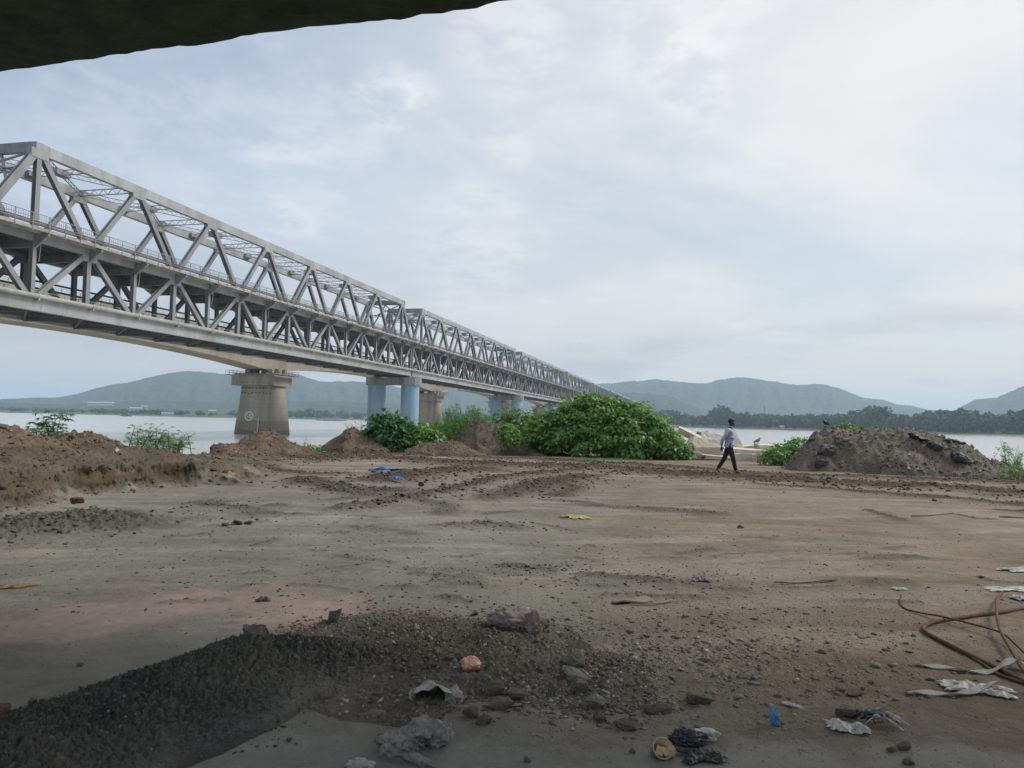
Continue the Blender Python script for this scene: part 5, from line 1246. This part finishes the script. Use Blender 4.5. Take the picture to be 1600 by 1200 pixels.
sheet('bright blue plastic sheet lying on the churned mud', 600, 741, .72, .34, blue, 1, 'plastic_sheet', 'plastic sheet', .10, -30, 1.2, .7, .1, droop=0)
sheet('small end of blue plastic sheet poking from the mud, right of the larger piece', 619, 753, .30, .2, blue, 2, 'plastic_sheet', 'plastic sheet', .06, -20, 2., .5, .08)
sheet('yellowish straw coloured rag on the smooth middle ground', 896, 809, .42, .34, yel, 3, 'cloth', 'rag', .035, 0, 12., .7)
sheet('pale green scrap of wrapper on the right ground', 1404, 921, .14, .10, greenp, 4, 'wrapper', 'wrapper', .015, 20, 20., .4)
sheet('white plastic sheet at the right edge, the upper one of two', 1592, 892, .45, .28, whitep, 5, 'plastic_sheet', 'plastic sheet', .03, 10, 8., .5)
sheet('white plastic sheet at the right edge, the lower one of two', 1590, 922, .55, .22, whitep, 6, 'plastic_sheet', 'plastic sheet', .02, 0, 8., .5)
sheet('white folded plastic flap with dark shadow at the right edge', 1598, 938, .18, .14, whitep, 7, 'plastic_flap', 'plastic sheet', .05, 0, 8., .3)
rg1 = lump('crumpled pinkish grey rag on the upper edge of the dark gravel', 806, 983, 96, 30, pinkr, 8, 50, 'rag', 'rag', .42, 4.2, dzz=.03)
rg2 = lump('upright frayed end of the crumpled rag, a torn cloth bundle', 836, 992, 34, 40, pinkr, 9, 26, 'rag', 'rag', .5, 5., rz=20, dzz=.02)
for o_, n_ in ((rg1, 120), (rg2, 90)):
    vv = [tuple(v.co) for v in o_.data.vertices if v.co.z > 0][::17]; fray(o_, vv, n_, .06, pinkr, n_)
sackm = mat('muddy_woven_sack', (.27, .25, .21), .85, 0., (.10, .09, .075), 9., .45, 70)
# open white sack lying on its side
def open_sack():
    p = drop_at(676, 1104); t = empty('open_sack', p, 'white woven sack lying on its side with a dark open mouth, below the orange wrapper', 'sack', None, R(-4))
    k = math.hypot(p.x, p.y)/F; n = 60; V = []; rs = np.random.RandomState(4)
    # stations from the mouth (y=0) to the back; then the inner skin back to front
    st = [(-.012, 1.04, 1.10), (.0, 1.0, 1.0), (.035, .99, .98), (.08, 1.0, .9), (.13, .98, .72), (.18, .9, .42), (.20, .6, .15), (.185, .56, .10), (.17, .84, .34), (.12, .93, .66), (.07, .955, .84), (.03, .95, .92), (.0, .96, .94), (-.012, 1.01, 1.07)]
    w, h = 66*k/2, 27*k
    for i, (y, sx, sz) in enumerate(st):
        for j in range(n):
            a = 2*math.pi*j/n; c, s_ = math.cos(a), math.sin(a); e = 4.; q = (abs(c)**e+abs(s_)**e)**(-1/e)
            wv = 1+.05*math.sin(a*3+y*20)+.035*math.sin(a*9+y*45)
            x = c*q*w*sx*wv; z = h/2+s_*q*h/2*sz*wv
            if s_ > 0: z += .018*math.sin(x*30+1+y*14)+.010*math.sin(x*75+y*40)-(x+w)*.10*(.5+y*2)
            else: z = max(z*.3, .002)
            V.append((x+.03*y, y*(1+.2*c), max(z, .001+.0*i)))
    mb = MB(); m_ = len(st); mb.add(V, [(i*n+(j+1) % n, i*n+j, (i+1)*n+j, (i+1)*n+(j+1) % n) for i in range(m_-1) for j in range(n)]+[((m_-1)*n+(j+1) % n, (m_-1)*n+j, j, (j+1) % n) for j in range(n)])
    mb.build('sack_body', M['sack'], t, True)
    m2 = MB(); m2.box((0, .06, .012), (w*1.75, .13, .02)); m2.build('dark_filling', M['sackd'], t)  # flat dark slab inside the open mouth
    c = lump('x', 706, 1088, 28, 26, 'sack', 77, 26, 'sack_corner', 'x', .35, 3.5); c.parent = t; c.location = (w*.92, .06, .035)
    for q in ('label', 'category'): del c[q]
    fray(t, [(w*.9, -.01, .02), (w*1.1, -.015, .01), (w*1.3, -.03, .01)], 46, .11, M['sack'], 5, r=.0018)
    fray(t, [(-w, 0, .03), (-w*1.1, 0, .01)], 18, .07, M['sack'], 6)
open_sack()
sheet('dark muddy flattened sack behind the open white sack', 700, 1068, .46, .13, 'sackd', 11, 'sack', 'sack', .06, -4, 7., .25)
lump('orange and white crumpled wrapper behind the open sack', 735, 1058, 30, 20, orangep, 12, 22, 'wrapper', 'wrapper', .2, 2.4, sink=.0, dzz=.045)
sk1 = lump('half buried grey woven sack bundle in the bottom mud, the right one', 668, 1160, 62, 44, sackm, 13, 50, 'sack', 'sack', .26, 3.0, rz=-15)
sheet('flap of sack cloth folded over the right half buried sack', 660, 1162, .20, .12, sackm, 61, 'sack_flap', 'sack', .035, -30, 7., .4, dzz=.055)
sk2 = lump('half buried twisted woven sack in the bottom mud, the left one', 622, 1172, 72, 34, sackm, 14, 48, 'sack', 'sack', .34, 3.2, rz=25)
sheet('strip of torn sack cloth lying over the left half buried sack', 622, 1176, .24, .06, sackm, 62, 'sack_strip', 'sack', .03, -50, 9., .3, dzz=.04)
lump('long twisted tail of sack cloth running to the bottom edge', 648, 1190, 70, 14, sackm, 15, 20, 'sack', 'sack', .35, 3., rz=-35)
for o_, n_ in ((sk1, 70), (sk2, 60)):
    vv = [tuple(v.co) for v in o_.data.vertices if v.co.x > .01 or v.co.z > .02][::19]; fray(o_, vv, n_, .06, M['sack'], n_)
    sheet_ = None
lump('pale sack corner cut off by the bottom edge', 563, 1200, 40, 16, 'sack', 16, 26, 'sack', 'sack', .3, 3., rz=-10)
lump('shiny black plastic bag beside the tan cup', 1075, 1162, 56, 26, 'black', 17, 34, fold=.4, fr=3.4)
lump('pale crumpled plastic bag resting against the black bag', 1100, 1156, 42, 22, whitep, 18, 30, fold=.25, fr=2.5)
sheet('thin dark film trailing below the black bag', 1095, 1185, .20, .12, 'black', 19, 'plastic_film', 'plastic film', .03, 10, 14., .6)
lump('light blue plastic scrap standing on the wet mud', 1210, 1134, 13, 32, sky_b, 20, 12, 'plastic_scrap', 'plastic scrap', .35, 2.2, sink=.1, rot=(0, -14))
# tan cup lying on its side, mouth towards us
def cup():
    p = drop_at(1035, 1185); k = math.hypot(p.x, p.y)/F; t = empty('plastic_cup', (p.x, p.y, p.z), 'round tan plastic cup lying with its mouth towards us at the bottom edge', 'cup')
    r = 15*k; mb = MB(); n = 40; prof = [(1.0, 0), (1.06, .0), (1.06, -.12), (.98, -.16), (.86, .9), (.0, .92), (.0, .86), (.80, .84), (.93, -.1), (.95, -.02), (1.0, 0)]
    V = [(r*a*math.cos(2*math.pi*j/n), r*1.5*z, r*a*math.sin(2*math.pi*j/n)) for a, z in prof for j in range(n)]
    mb.add(V, [(i*n+j, i*n+(j+1) % n, (i+1)*n+(j+1) % n, (i+1)*n+j) for i in range(len(prof)-1) for j in range(n)])
    b = mb.build('cup_body', tanp, t, True); b.rotation_euler = (R(-38), 0, R(12)); b.location = (0, 0, r*.95)
    m2 = MB(); m2.box((-.1*r, .6*r, 0), (.75*r, .04*r, .9*r), Matrix.Rotation(.5, 3, 'Y')); m2.box((.35*r, .5*r, -.1*r), (.5*r, .04*r, .8*r), Matrix.Rotation(-.6, 3, 'Y')); b2 = m2.build('torn_lid', tanp, t); b2.rotation_euler = b.rotation_euler; b2.location = b.location
cup()
lump('small crushed tan cup pressed against the round one', 1047, 1182, 18, 20, tanp, 21, 16, 'crushed_cup', 'cup', .2, 2.)
def strips():
    p = drop_at(1350, 1128); t = empty('strip_bundle', p, 'tangle of shiny black plastic strips on the wet mud under the rounded clod', 'plastic strips'); rs = np.random.RandomState(8)
    for i in range(15):
        mb = MB(); a = -.35+rs.normal()*.30; L_ = rs.uniform(.12, .26); x, y = rs.normal()*.03, rs.normal()*.02; pts = []
        for q in range(10):
            s = q/9; pts.append(Vector((x+math.cos(a)*L_*s, y+math.sin(a)*L_*s*.9+.015*math.sin(s*6+i), .012+.045*math.sin(s*3.1)*rs.uniform(.6, 1.1)+.002*i*(1-s))))
        V = []; w = rs.uniform(.004, .010)
        for j, q in enumerate(pts): V += [(q.x-w*.5, q.y-w, q.z), (q.x+w*.5, q.y+w, q.z+.004), (q.x+w*.5, q.y+w, q.z+.006), (q.x-w*.5, q.y-w, q.z+.002)]
        mb.add(V, [(j*4+k, j*4+(k+1) % 4, (j+1)*4+(k+1) % 4, (j+1)*4+k) for j in range(9) for k in range(4)]); mb.build('strip', M['black'] if i % 5 else stripm, t)
strips()
sheet('pale torn sheet sticking out below the tangle of black strips', 1325, 1140, .20, .10, whitep, 22, 'torn_sheet', 'plastic sheet', .04, -15, 9., .5)
rock('flat piece of pale wood lying on the ground right of the blue scrap', 1238, 1104, 34, 6, 50, wood and 'sack', 'wood_chip', 'pieces of wood', d=12, cuts=20, rz=-35, cat='wood chip')
# flat straps and sticks
def ribbon(label, pts, w, m, name='strap', cat='strap', th=.006, lift=.012, group=None):
    P3 = []
    for q in pts:
        p = drop_at(q[0], q[1]); P3.append(Vector((p.x, p.y, p.z+lift+(q[2] if len(q) > 2 else 0))))
    # smooth resample
    n = len(P3); out = []
    for i in range(n-1):
        a, b_, c, d = P3[max(i-1, 0)], P3[i], P3[i+1], P3[min(i+2, n-1)]
        for s in range(6):
            u = s/6; out.append(.5*((2*b_)+(-a+c)*u+(2*a-5*b_+4*c-d)*u*u+(-a+3*b_-3*c+d)*u**3))
    out.append(P3[-1]); V = []; c0 = sum(out, Vector())/len(out); k = len(out)
    for i, p in enumerate(out):
        d = (out[min(i+1, k-1)]-out[max(i-1, 0)]).normalized(); s = d.cross(Z3).normalized()*(w/2*(1 if 0 < i < k-1 else .6)); s.z += w*.18*math.sin(i*.5)
        p = p-c0
        V += [tuple(p-s), tuple(p+s), tuple(p+s+Vector((0, 0, th))), tuple(p-s+Vector((0, 0, th)))]
    mb = MB(); mb.add(V, [(j*4+q, j*4+(q+1) % 4, (j+1)*4+(q+1) % 4, (j+1)*4+q) for j in range(k-1) for q in range(4)]+[(3, 2, 1, 0), tuple((k-1)*4+q for q in range(4))])
    o = mb.build(name, m); o.location = c0; return tag(o, label, cat, group)
ribbon('upper flat grey strap on the ground by the rusty rods', [(1430, 1039), (1446, 1043), (1480, 1046), (1520, 1052), (1545, 1053), (1565, 1049, .02), (1582, 1044, .04), (1600, 1047, .03), (1625, 1060)], .045, stripm, group='grey straps')
ribbon('lower flat grey strap lying over the pale rag', [(1418, 1086), (1432, 1085), (1470, 1087), (1500, 1087), (1530, 1083, .01), (1555, 1076, .03)], .045, stripm, group='grey straps')
sheet('pale dirty rag under the lower grey strap', 1530, 1080, .34, .17, whitep, 24, 'cloth', 'rag', .03, -25, 10., .5)
ribbon('thin pale wooden lath lying on the right ground', [(1209, 912), (1230, 913), (1270, 911), (1308, 909)], .03, wood, 'lath', 'wood lath', .012)
ribbon('thin dark stick on the far right ground', [(1424, 808), (1450, 807), (1490, 803)], .03, wood, 'stick', 'stick', .02)
ribbon('thin dark stick cut off by the right edge', [(1562, 809), (1590, 810), (1640, 810)], .03, wood, 'stick', 'stick', .02)
ribbon('flat weathered board lying beside the small mud ridge', [(958, 944), (985, 942), (1018, 939)], .085, wood, 'board', 'board', .012)
ribbon('thin splinter sticking out of the flat weathered board', [(985, 946), (1020, 946), (1050, 941)], .02, wood, 'splinter', 'stick', .008)
sheet('curled dark leaf like scrap on the pink stained mud', 410, 939, .10, .07, 'sackd', 26, 'paper_scrap', 'scrap', .03, 10, 20., .4)
sheet('orange stained scrap at the left edge on the grey mud', 15, 918, .32, .12, pm('rust_scrap', (.42, .22, .10), .8), 27, 'paper_scrap', 'scrap', .015, 5, 10., .6)
sheet('grey crumpled paper at the end of the small mud ridge', 1098, 908, .18, .10, pm('grey_paper', (.30, .29, .27), .8), 28, 'paper_scrap', 'scrap', .04, -10, 16., .4)
sheet('whitish plastic hanging on the cut face of the brown ledge', 181, 742, .08, .16, whitep, 29, 'plastic_scrap', 'scrap', .02, 0, 16., .4)
sheet('pale litter on the cut face of the brown ledge near the left edge', 82, 735, .14, .10, whitep, 30, 'plastic_scrap', 'scrap', .03, 0, 16., .4)
# rusty bars
def bar(label, pts, rad, name='rusty_rod', ribs=True):
    P3 = []
    for q in pts:
        p = drop_at(q[0], q[1]); P3.append(Vector((p.x, p.y, p.z+rad+(q[2] if len(q) > 2 else 0))))
    n = len(P3); out = []
    for i in range(n-1):
        a, b_, c, d = P3[max(i-1, 0)], P3[i], P3[i+1], P3[min(i+2, n-1)]
        for s in range(14):
            u = s/14; out.append(.5*((2*b_)+(-a+c)*u+(2*a-5*b_+4*c-d)*u*u+(-a+3*b_-3*c+d)*u**3))
    out.append(P3[-1]); c0 = sum(out, Vector())/len(out)
    mb = MB(); mb.tube([p-c0 for p in out], [rad*(1+.12*(i % 2)) for i in range(len(out))], 8); o = mb.build(name, M['rust'], smooth=True); o.location = c0
    return tag(o, label, 'steel rod', 'rusty bent rods')
bar('thin rusty rod with a hooked left end, crossing over the thick one', [(1408, 936, .03), (1407, 944, .01), (1414, 952), (1440, 961, .01), (1470, 970, .03), (1510, 982, .04), (1550, 995, .05), (1570, 1004, .05), (1590, 1020, .04), (1620, 1048, .03), (1660, 1080)], .0075)
bar('thick rusty rod bent back in a sharp loop', [(1700, 942), (1640, 947), (1600, 953), (1560, 960), (1520, 965), (1480, 971), (1455, 976), (1443, 984), (1450, 993), (1480, 1009), (1520, 1029), (1560, 1048), (1600, 1068), (1660, 1096)], .0155)
bar('rusty rod running steeply down the right edge', [(1567, 930, .02), (1560, 943, .05), (1557, 960, .07), (1559, 985, .07), (1566, 1006, .06), (1582, 1032, .05), (1600, 1058, .03), (1640, 1100)], .011)
bar('short dark rod end lying beside the thick rusty rod', [(1520, 1030), (1540, 1043), (1560, 1056), (1600, 1070)], .010)
# buried black sheets on the rubbish heap
pv_ = np.array([v.co[:] for v in pile.data.vertices])+np.array(pile.location)
def pile_top(p, dz=0.):
    i = np.argsort(np.hypot(pv_[:, 0]-p.x, pv_[:, 1]-p.y))[:12]; p.z = float(pv_[i, 2].max())+dz; return p
def on_pile(px, py, r): d = ray(px, py); k = r/math.hypot(d.x, d.y); return Vector((d.x*k, d.y*k, EYE+d.z*k))
def pl(label, px, py, r, sx, sy, sz, seed, m='sackd', rot=(0, 0, 0), name='plastic_sheet', fold=.16, cat='buried sheet'):
    o = lump(label, px, 740, 10, 10, m, seed, None, name, cat, fold, 2.2); o.location = on_pile(px, py, r); me = o.data
    v = np.array([q.co[:] for q in me.vertices]); v = v/np.abs(v).max(0)*np.array([sx/2, sy/2, sz/2]); me.vertices.foreach_set('co', v.astype(np.float32).ravel()); me.update()
    o.rotation_euler = [R(q) for q in rot]; q_ = o.location; best = np.argsort(np.linalg.norm(pv_-np.array(q_), axis=1))[:8]; o.location = Vector(pv_[best].mean(0))*.85+q_*.15+Vector((0, .06, -sz*.16)); o['group'] = 'dark sheets buried in the rubbish heap'; return o
dk = pm('dark_grey_sheet', (.055, .052, .048), .6, (.09, .08, .07), 3., bump=.3, bscale=12)
pl('rounded dark grey bag bulging on the left part of the rubbish heap', 1295, 699, 30.4, .85, .6, .65, 31, dk, (0, -18, 0))
pl('green brown bag right of the rounded dark grey one', 1316, 692, 30.9, .7, .5, .45, 32, pm('olive_sheet', (.10, .10, .06), .7), (0, -15, 0))
pl('flat dark cloth hanging at the foot of the left part of the heap', 1284, 714, 29.7, .60, .25, .5, 33, dk, (20, 12, 0))
pl('dark hollow bag near the green leaves on the heap', 1272, 688, 31.0, .4, .3, .25, 34, dk)
pl('black sheet draped over the upper right crest of the heap', 1444, 678, 31.2, 1.0, .6, .22, 35, 'black', (0, 24, 0))
pl('dark bag below the black sheet on the right crest', 1463, 687, 30.8, .8, .6, .45, 36, dk, (0, 22, 0))
pl('dark flat sheet on the right shoulder of the heap', 1492, 685, 31.6, .9, .6, .2, 37, dk, (0, 8, 0))
pl('dark bag half buried in the right slope of the heap', 1508, 708, 30.4, 1.0, .6, .42, 38, dk, (0, 26, 0))
pl('thin black fold above the half buried bag on the right slope', 1503, 699, 30.6, .65, .3, .12, 39, 'black', (0, 24, 0))
# ================================================================ BIRDS
def skin(name, chains, m, parent=None, sub=1, root=0):
    """chains: list of lists of (point, radius[, radius y]); a chain whose first item is an int starts at that vertex"""
    vs = []; es = []; rad = []
    for ch in chains:
        prev = None
        for it in ch:
            if isinstance(it, int): prev = it; continue
            vs.append(it[0]); rad.append((it[1], it[2] if len(it) > 2 else it[1])); i = len(vs)-1
            if prev is not None: es.append((prev, i))
            prev = i
    me = bpy.data.meshes.new(name); me.from_pydata(vs, es, []); o = bpy.data.objects.new(name, me); C.objects.link(o)
    o.modifiers.new('skin', 'SKIN')
    for i, r_ in enumerate(rad): me.skin_vertices[0].data[i].radius = r_; me.skin_vertices[0].data[i].use_root = (i == root)
    s = o.modifiers.new('sub', 'SUBSURF'); s.levels = sub; s.render_levels = sub
    bpy.context.view_layer.update()
    m2 = bpy.data.meshes.new_from_object(o.evaluated_get(bpy.context.evaluated_depsgraph_get())); bpy.data.objects.remove(o)
    m2.materials.clear(); m2.materials.append(m); m2.shade_smooth(); o = bpy.data.objects.new(name, m2); C.objects.link(o)
    if parent: o.parent = parent
    return o
crow = pm('crow_feathers', (.018, .018, .020), .5, (.06, .058, .055), 10.)
def bird(label, p, rz, s=1., pitch=0.):
    t = empty('bird', p, label, 'bird', None, R(rz))
    b = skin('body', [[((-.30*s, 0, .10*s+pitch), .012*s, .03*s), ((-.18*s, 0, .14*s), .025*s, .03*s), ((-.08*s, 0, .165*s), .05*s), ((.03*s, 0, .19*s), .06*s), ((.10*s, 0, .235*s), .042*s), ((.14*s, 0, .285*s), .036*s), ((.175*s, 0, .29*s), .024*s)]], crow, t, 2, 3)
    mb = MB(); mb.tube([(.185*s, 0, .288*s), (.215*s, 0, .285*s), (.245*s, 0, .272*s)], [.013*s, .010*s, .003*s], 8); mb.build('beak', M['black'], t)
    for q in (-1, 1):
        mb = MB(); mb.tube([(0, q*.025*s, .15*s), (.015*s, q*.028*s, .07*s), (0, q*.03*s, .0)], [.012*s, .006*s, .005*s], 6)
        for a in (-.5, 0, .5, 3.1): mb.tube([(0, q*.03*s, .004), (.04*s*math.cos(a), q*.03*s+.04*s*math.sin(a), .002)], .004*s, 5)
        mb.build('leg', M['black'], t)
        mb = MB(); V = [(.06*s, q*.055*s, .22*s), (.0, q*.068*s, .235*s), (-.12*s, q*.055*s, .19*s), (-.27*s, q*.02*s, .125*s), (-.12*s, q*.05*s, .145*s), (.02*s, q*.064*s, .165*s)]
        V2 = [(x, y+q*.012*s, z) for x, y, z in V]; mb.add(V+V2, [(0, 1, 2, 3, 4, 5), (11, 10, 9, 8, 7, 6)]+[(i, (i+1) % 6, 6+(i+1) % 6, 6+i) for i in range(6)]); mb.build('wing', crow, t)
    return t
bird('black crow perched on the top left of the rubbish heap', pile_top(on_pile(1290, 669.5, 31.4)), 215, 1.0)
bird('grey and black crow standing on the raised slab right of the person', on_pile(1184, 695.5, 37.9), 40, 1.15)
# ================================================================ PERSON
pp = drop_at(1139, 741); pp.z = min(gz(pp.x+.22, pp.y), gz(pp.x-.36, pp.y))+.02
per = empty('person', pp, 'person in a pale blue shirt and black trousers walking right with hands behind the back', 'person', None, -az_of(1139))
per.scale = (1.0, 1.0, 1.0)
skinm = mat('skin', (.085, .048, .032), .55, 0., (.07, .04, .027), 6.); shirt = mat('pale_blue_shirt', (.46, .49, .60), .85, 0., (.38, .41, .52), 7., .5, 12); trou = mat('black_trousers', (.012, .012, .014), .8, 0., (.022, .022, .025), 5., .4, 12); hairm = mat('black_hair', (.010, .009, .009), .6, 0., (.02, .02, .02), 40., .8, 120)
# body with head, arms held back, hands clasped, legs mid stride; x is forward, y to the left (away from us)
def fingers(base, sgn):
    out = []
    return out
hL, hR = (-.225, -.045, .80), (-.235, .035, .80)
ch = [
 [((.0, 0, .93), .13, .11), ((.0, 0, 1.08), .12, .10), ((-.01, 0, 1.24), .14, .11), ((-.015, 0, 1.37), .12, .09), ((.015, 0, 1.45), .055), ((.045, 0, 1.51), .055), ((.075, 0, 1.575), .078, .072), ((.08, 0, 1.635), .088, .076), ((.078, 0, 1.68), .066, .06)],
 [6, ((.145, 0, 1.568), .030), ((.172, 0, 1.575), .012)],
]
def count(): return sum(1 for c in ch for it in c if not isinstance(it, int))
def arm(sy, hand):
    i0 = 3; ch.append([i0, ((-.02, sy*.165, 1.37), .058), ((-.11, sy*.225, 1.21), .046), ((-.20, sy*.235, 1.07), .040), ((-.225, sy*.16, .94), .034), ((-.225, sy*.07, .845), .026, .022), ((hand[0], hand[1], hand[2]), .034, .018)])
    w = count()-1
    for q, (dx, ln) in enumerate(((-.026, .062), (-.010, .074), (.008, .078), (.026, .068))):
        a = (hand[0]+dx, hand[1]-sy*.012, hand[2]-.038); b_ = (a[0]-.004, a[1]-sy*.014, a[2]-ln*.5); c = (b_[0]+.012, b_[1]-sy*.022, b_[2]-ln*.3)
        ch.append([w, (a, .0095), (b_, .009), (c, .0075)])
    ch.append([w, ((hand[0]+.038, hand[1]-sy*.004, hand[2]+.004), .011), ((hand[0]+.058, hand[1]-sy*.018, hand[2]-.022), .0095), ((hand[0]+.060, hand[1]-sy*.028, hand[2]-.045), .008)])
arm(-1, hL); arm(1, hR)
ch.append([0, ((.02, -.085, .86), .085), ((.125, -.09, .50), .055), ((.205, -.09, .12), .038), ((.215, -.09, .07), .036, .034), ((.30, -.09, .035), .030, .032), ((.345, -.09, .03), .022, .030)])
ch.append([0, ((-.02, .085, .86), .085), ((-.13, .09, .48), .055), ((-.33, .09, .165), .038), ((-.365, .09, .13), .036, .034), ((-.315, .09, .055), .030, .032), ((-.275, .09, .025), .022, .030)])
body = skin('body', ch, skinm, per, 2, 0)
sh = skin('shirt', [[((.0, 0, .79), .15, .16), ((.0, 0, .90), .155, .155), ((.0, 0, .98), .152, .15), ((.0, 0, 1.10), .148, .14), ((-.01, 0, 1.24), .165, .145), ((-.015, 0, 1.37), .14, .12), ((.01, 0, 1.435), .075, .07)],
    [5, ((-.025, -.175, 1.365), .078), ((-.115, -.235, 1.21), .064), ((-.205, -.245, 1.07), .056), ((-.228, -.165, .93), .048), ((-.228, -.10, .875), .04)],
    [5, ((-.025, .175, 1.365), .078), ((-.115, .235, 1.21), .064), ((-.205, .245, 1.07), .056), ((-.228, .165, .93), .048), ((-.228, .10, .875), .04)]], shirt, per, 2, 2)
tr = skin('trousers', [[((.0, 0, .96), .09, .09), ((.0, 0, .88), .125, .125), ((.025, -.085, .80), .105, .10), ((.125, -.09, .48), .078, .08), ((.165, -.09, .28), .068), ((.205, -.09, .10), .062)],
    [1, ((-.03, .085, .80), .105, .10), ((-.14, .09, .47), .078, .08), ((-.24, .09, .30), .068), ((-.345, .09, .15), .06)]], trou, per, 2, 0)
for s, pts in ((-1, [((.185, -.09, .055), .046), ((.25, -.09, .048), .045, .036), ((.325, -.09, .036), .040, .030), ((.365, -.09, .03), .030, .022)]), (1, [((-.385, .09, .12), .042), ((-.345, .09, .075), .045, .038), ((-.30, .09, .045), .040, .030), ((-.265, .09, .028), .030, .022)])):
    skin('shoe', [pts], M['black'], per, 2, 1)
bm = bmesh.new(); bmesh.ops.create_icosphere(bm, subdivisions=4, radius=1)
hc = np.array([v.co[:] for v in bm.verts]); hn = fbm(hc[:, 0]*5+hc[:, 2]*3, hc[:, 1]*5+hc[:, 2], 3, .6, 3.)
for v, q in zip(bm.verts, hn): low = .35 if (v.co.z < -.1 and v.co.x > -.1) else 1.; v.co = Vector(((v.co.x*.104+.060)*1., v.co.y*.090, v.co.z*.085*low+1.662))*(1)+Vector((0, 0, .004*q))
me = bpy.data.meshes.new('hair'); bm.to_mesh(me); bm.free(); hair = link('hair', me, hairm, per, True)
for s in (-1, 1):
    mb = MB(); bm = bmesh.new(); bmesh.ops.create_uvsphere(bm, u_segments=10, v_segments=8, radius=.012); me = bpy.data.meshes.new('eye'); bm.to_mesh(me); bm.free()
    e = link('eye', me, M['white'], per, True); e.location = (.142, s*.034, 1.608)
    mb = MB(); mb.tube([(.06, s*.082, 1.63), (.055, s*.092, 1.61), (.06, s*.082, 1.575)], [.008, .013, .008], 6); mb.build('ear', skinm, per, True)
mb = MB(); mb.tube([(.152, -.022, 1.538), (.160, 0, 1.537), (.152, .022, 1.538)], .006, 6); mb.build('mouth', mat('lips', (.09, .04, .035), .5), per, True)
mb = MB(); mb.tube([(.075, -.05, 1.475), (.085, 0, 1.455), (.075, .05, 1.475), (-.02, .06, 1.495), (-.045, 0, 1.50), (-.02, -.06, 1.495), (.075, -.05, 1.475)], .016, 6); mb.build('collar', shirt, per, True)
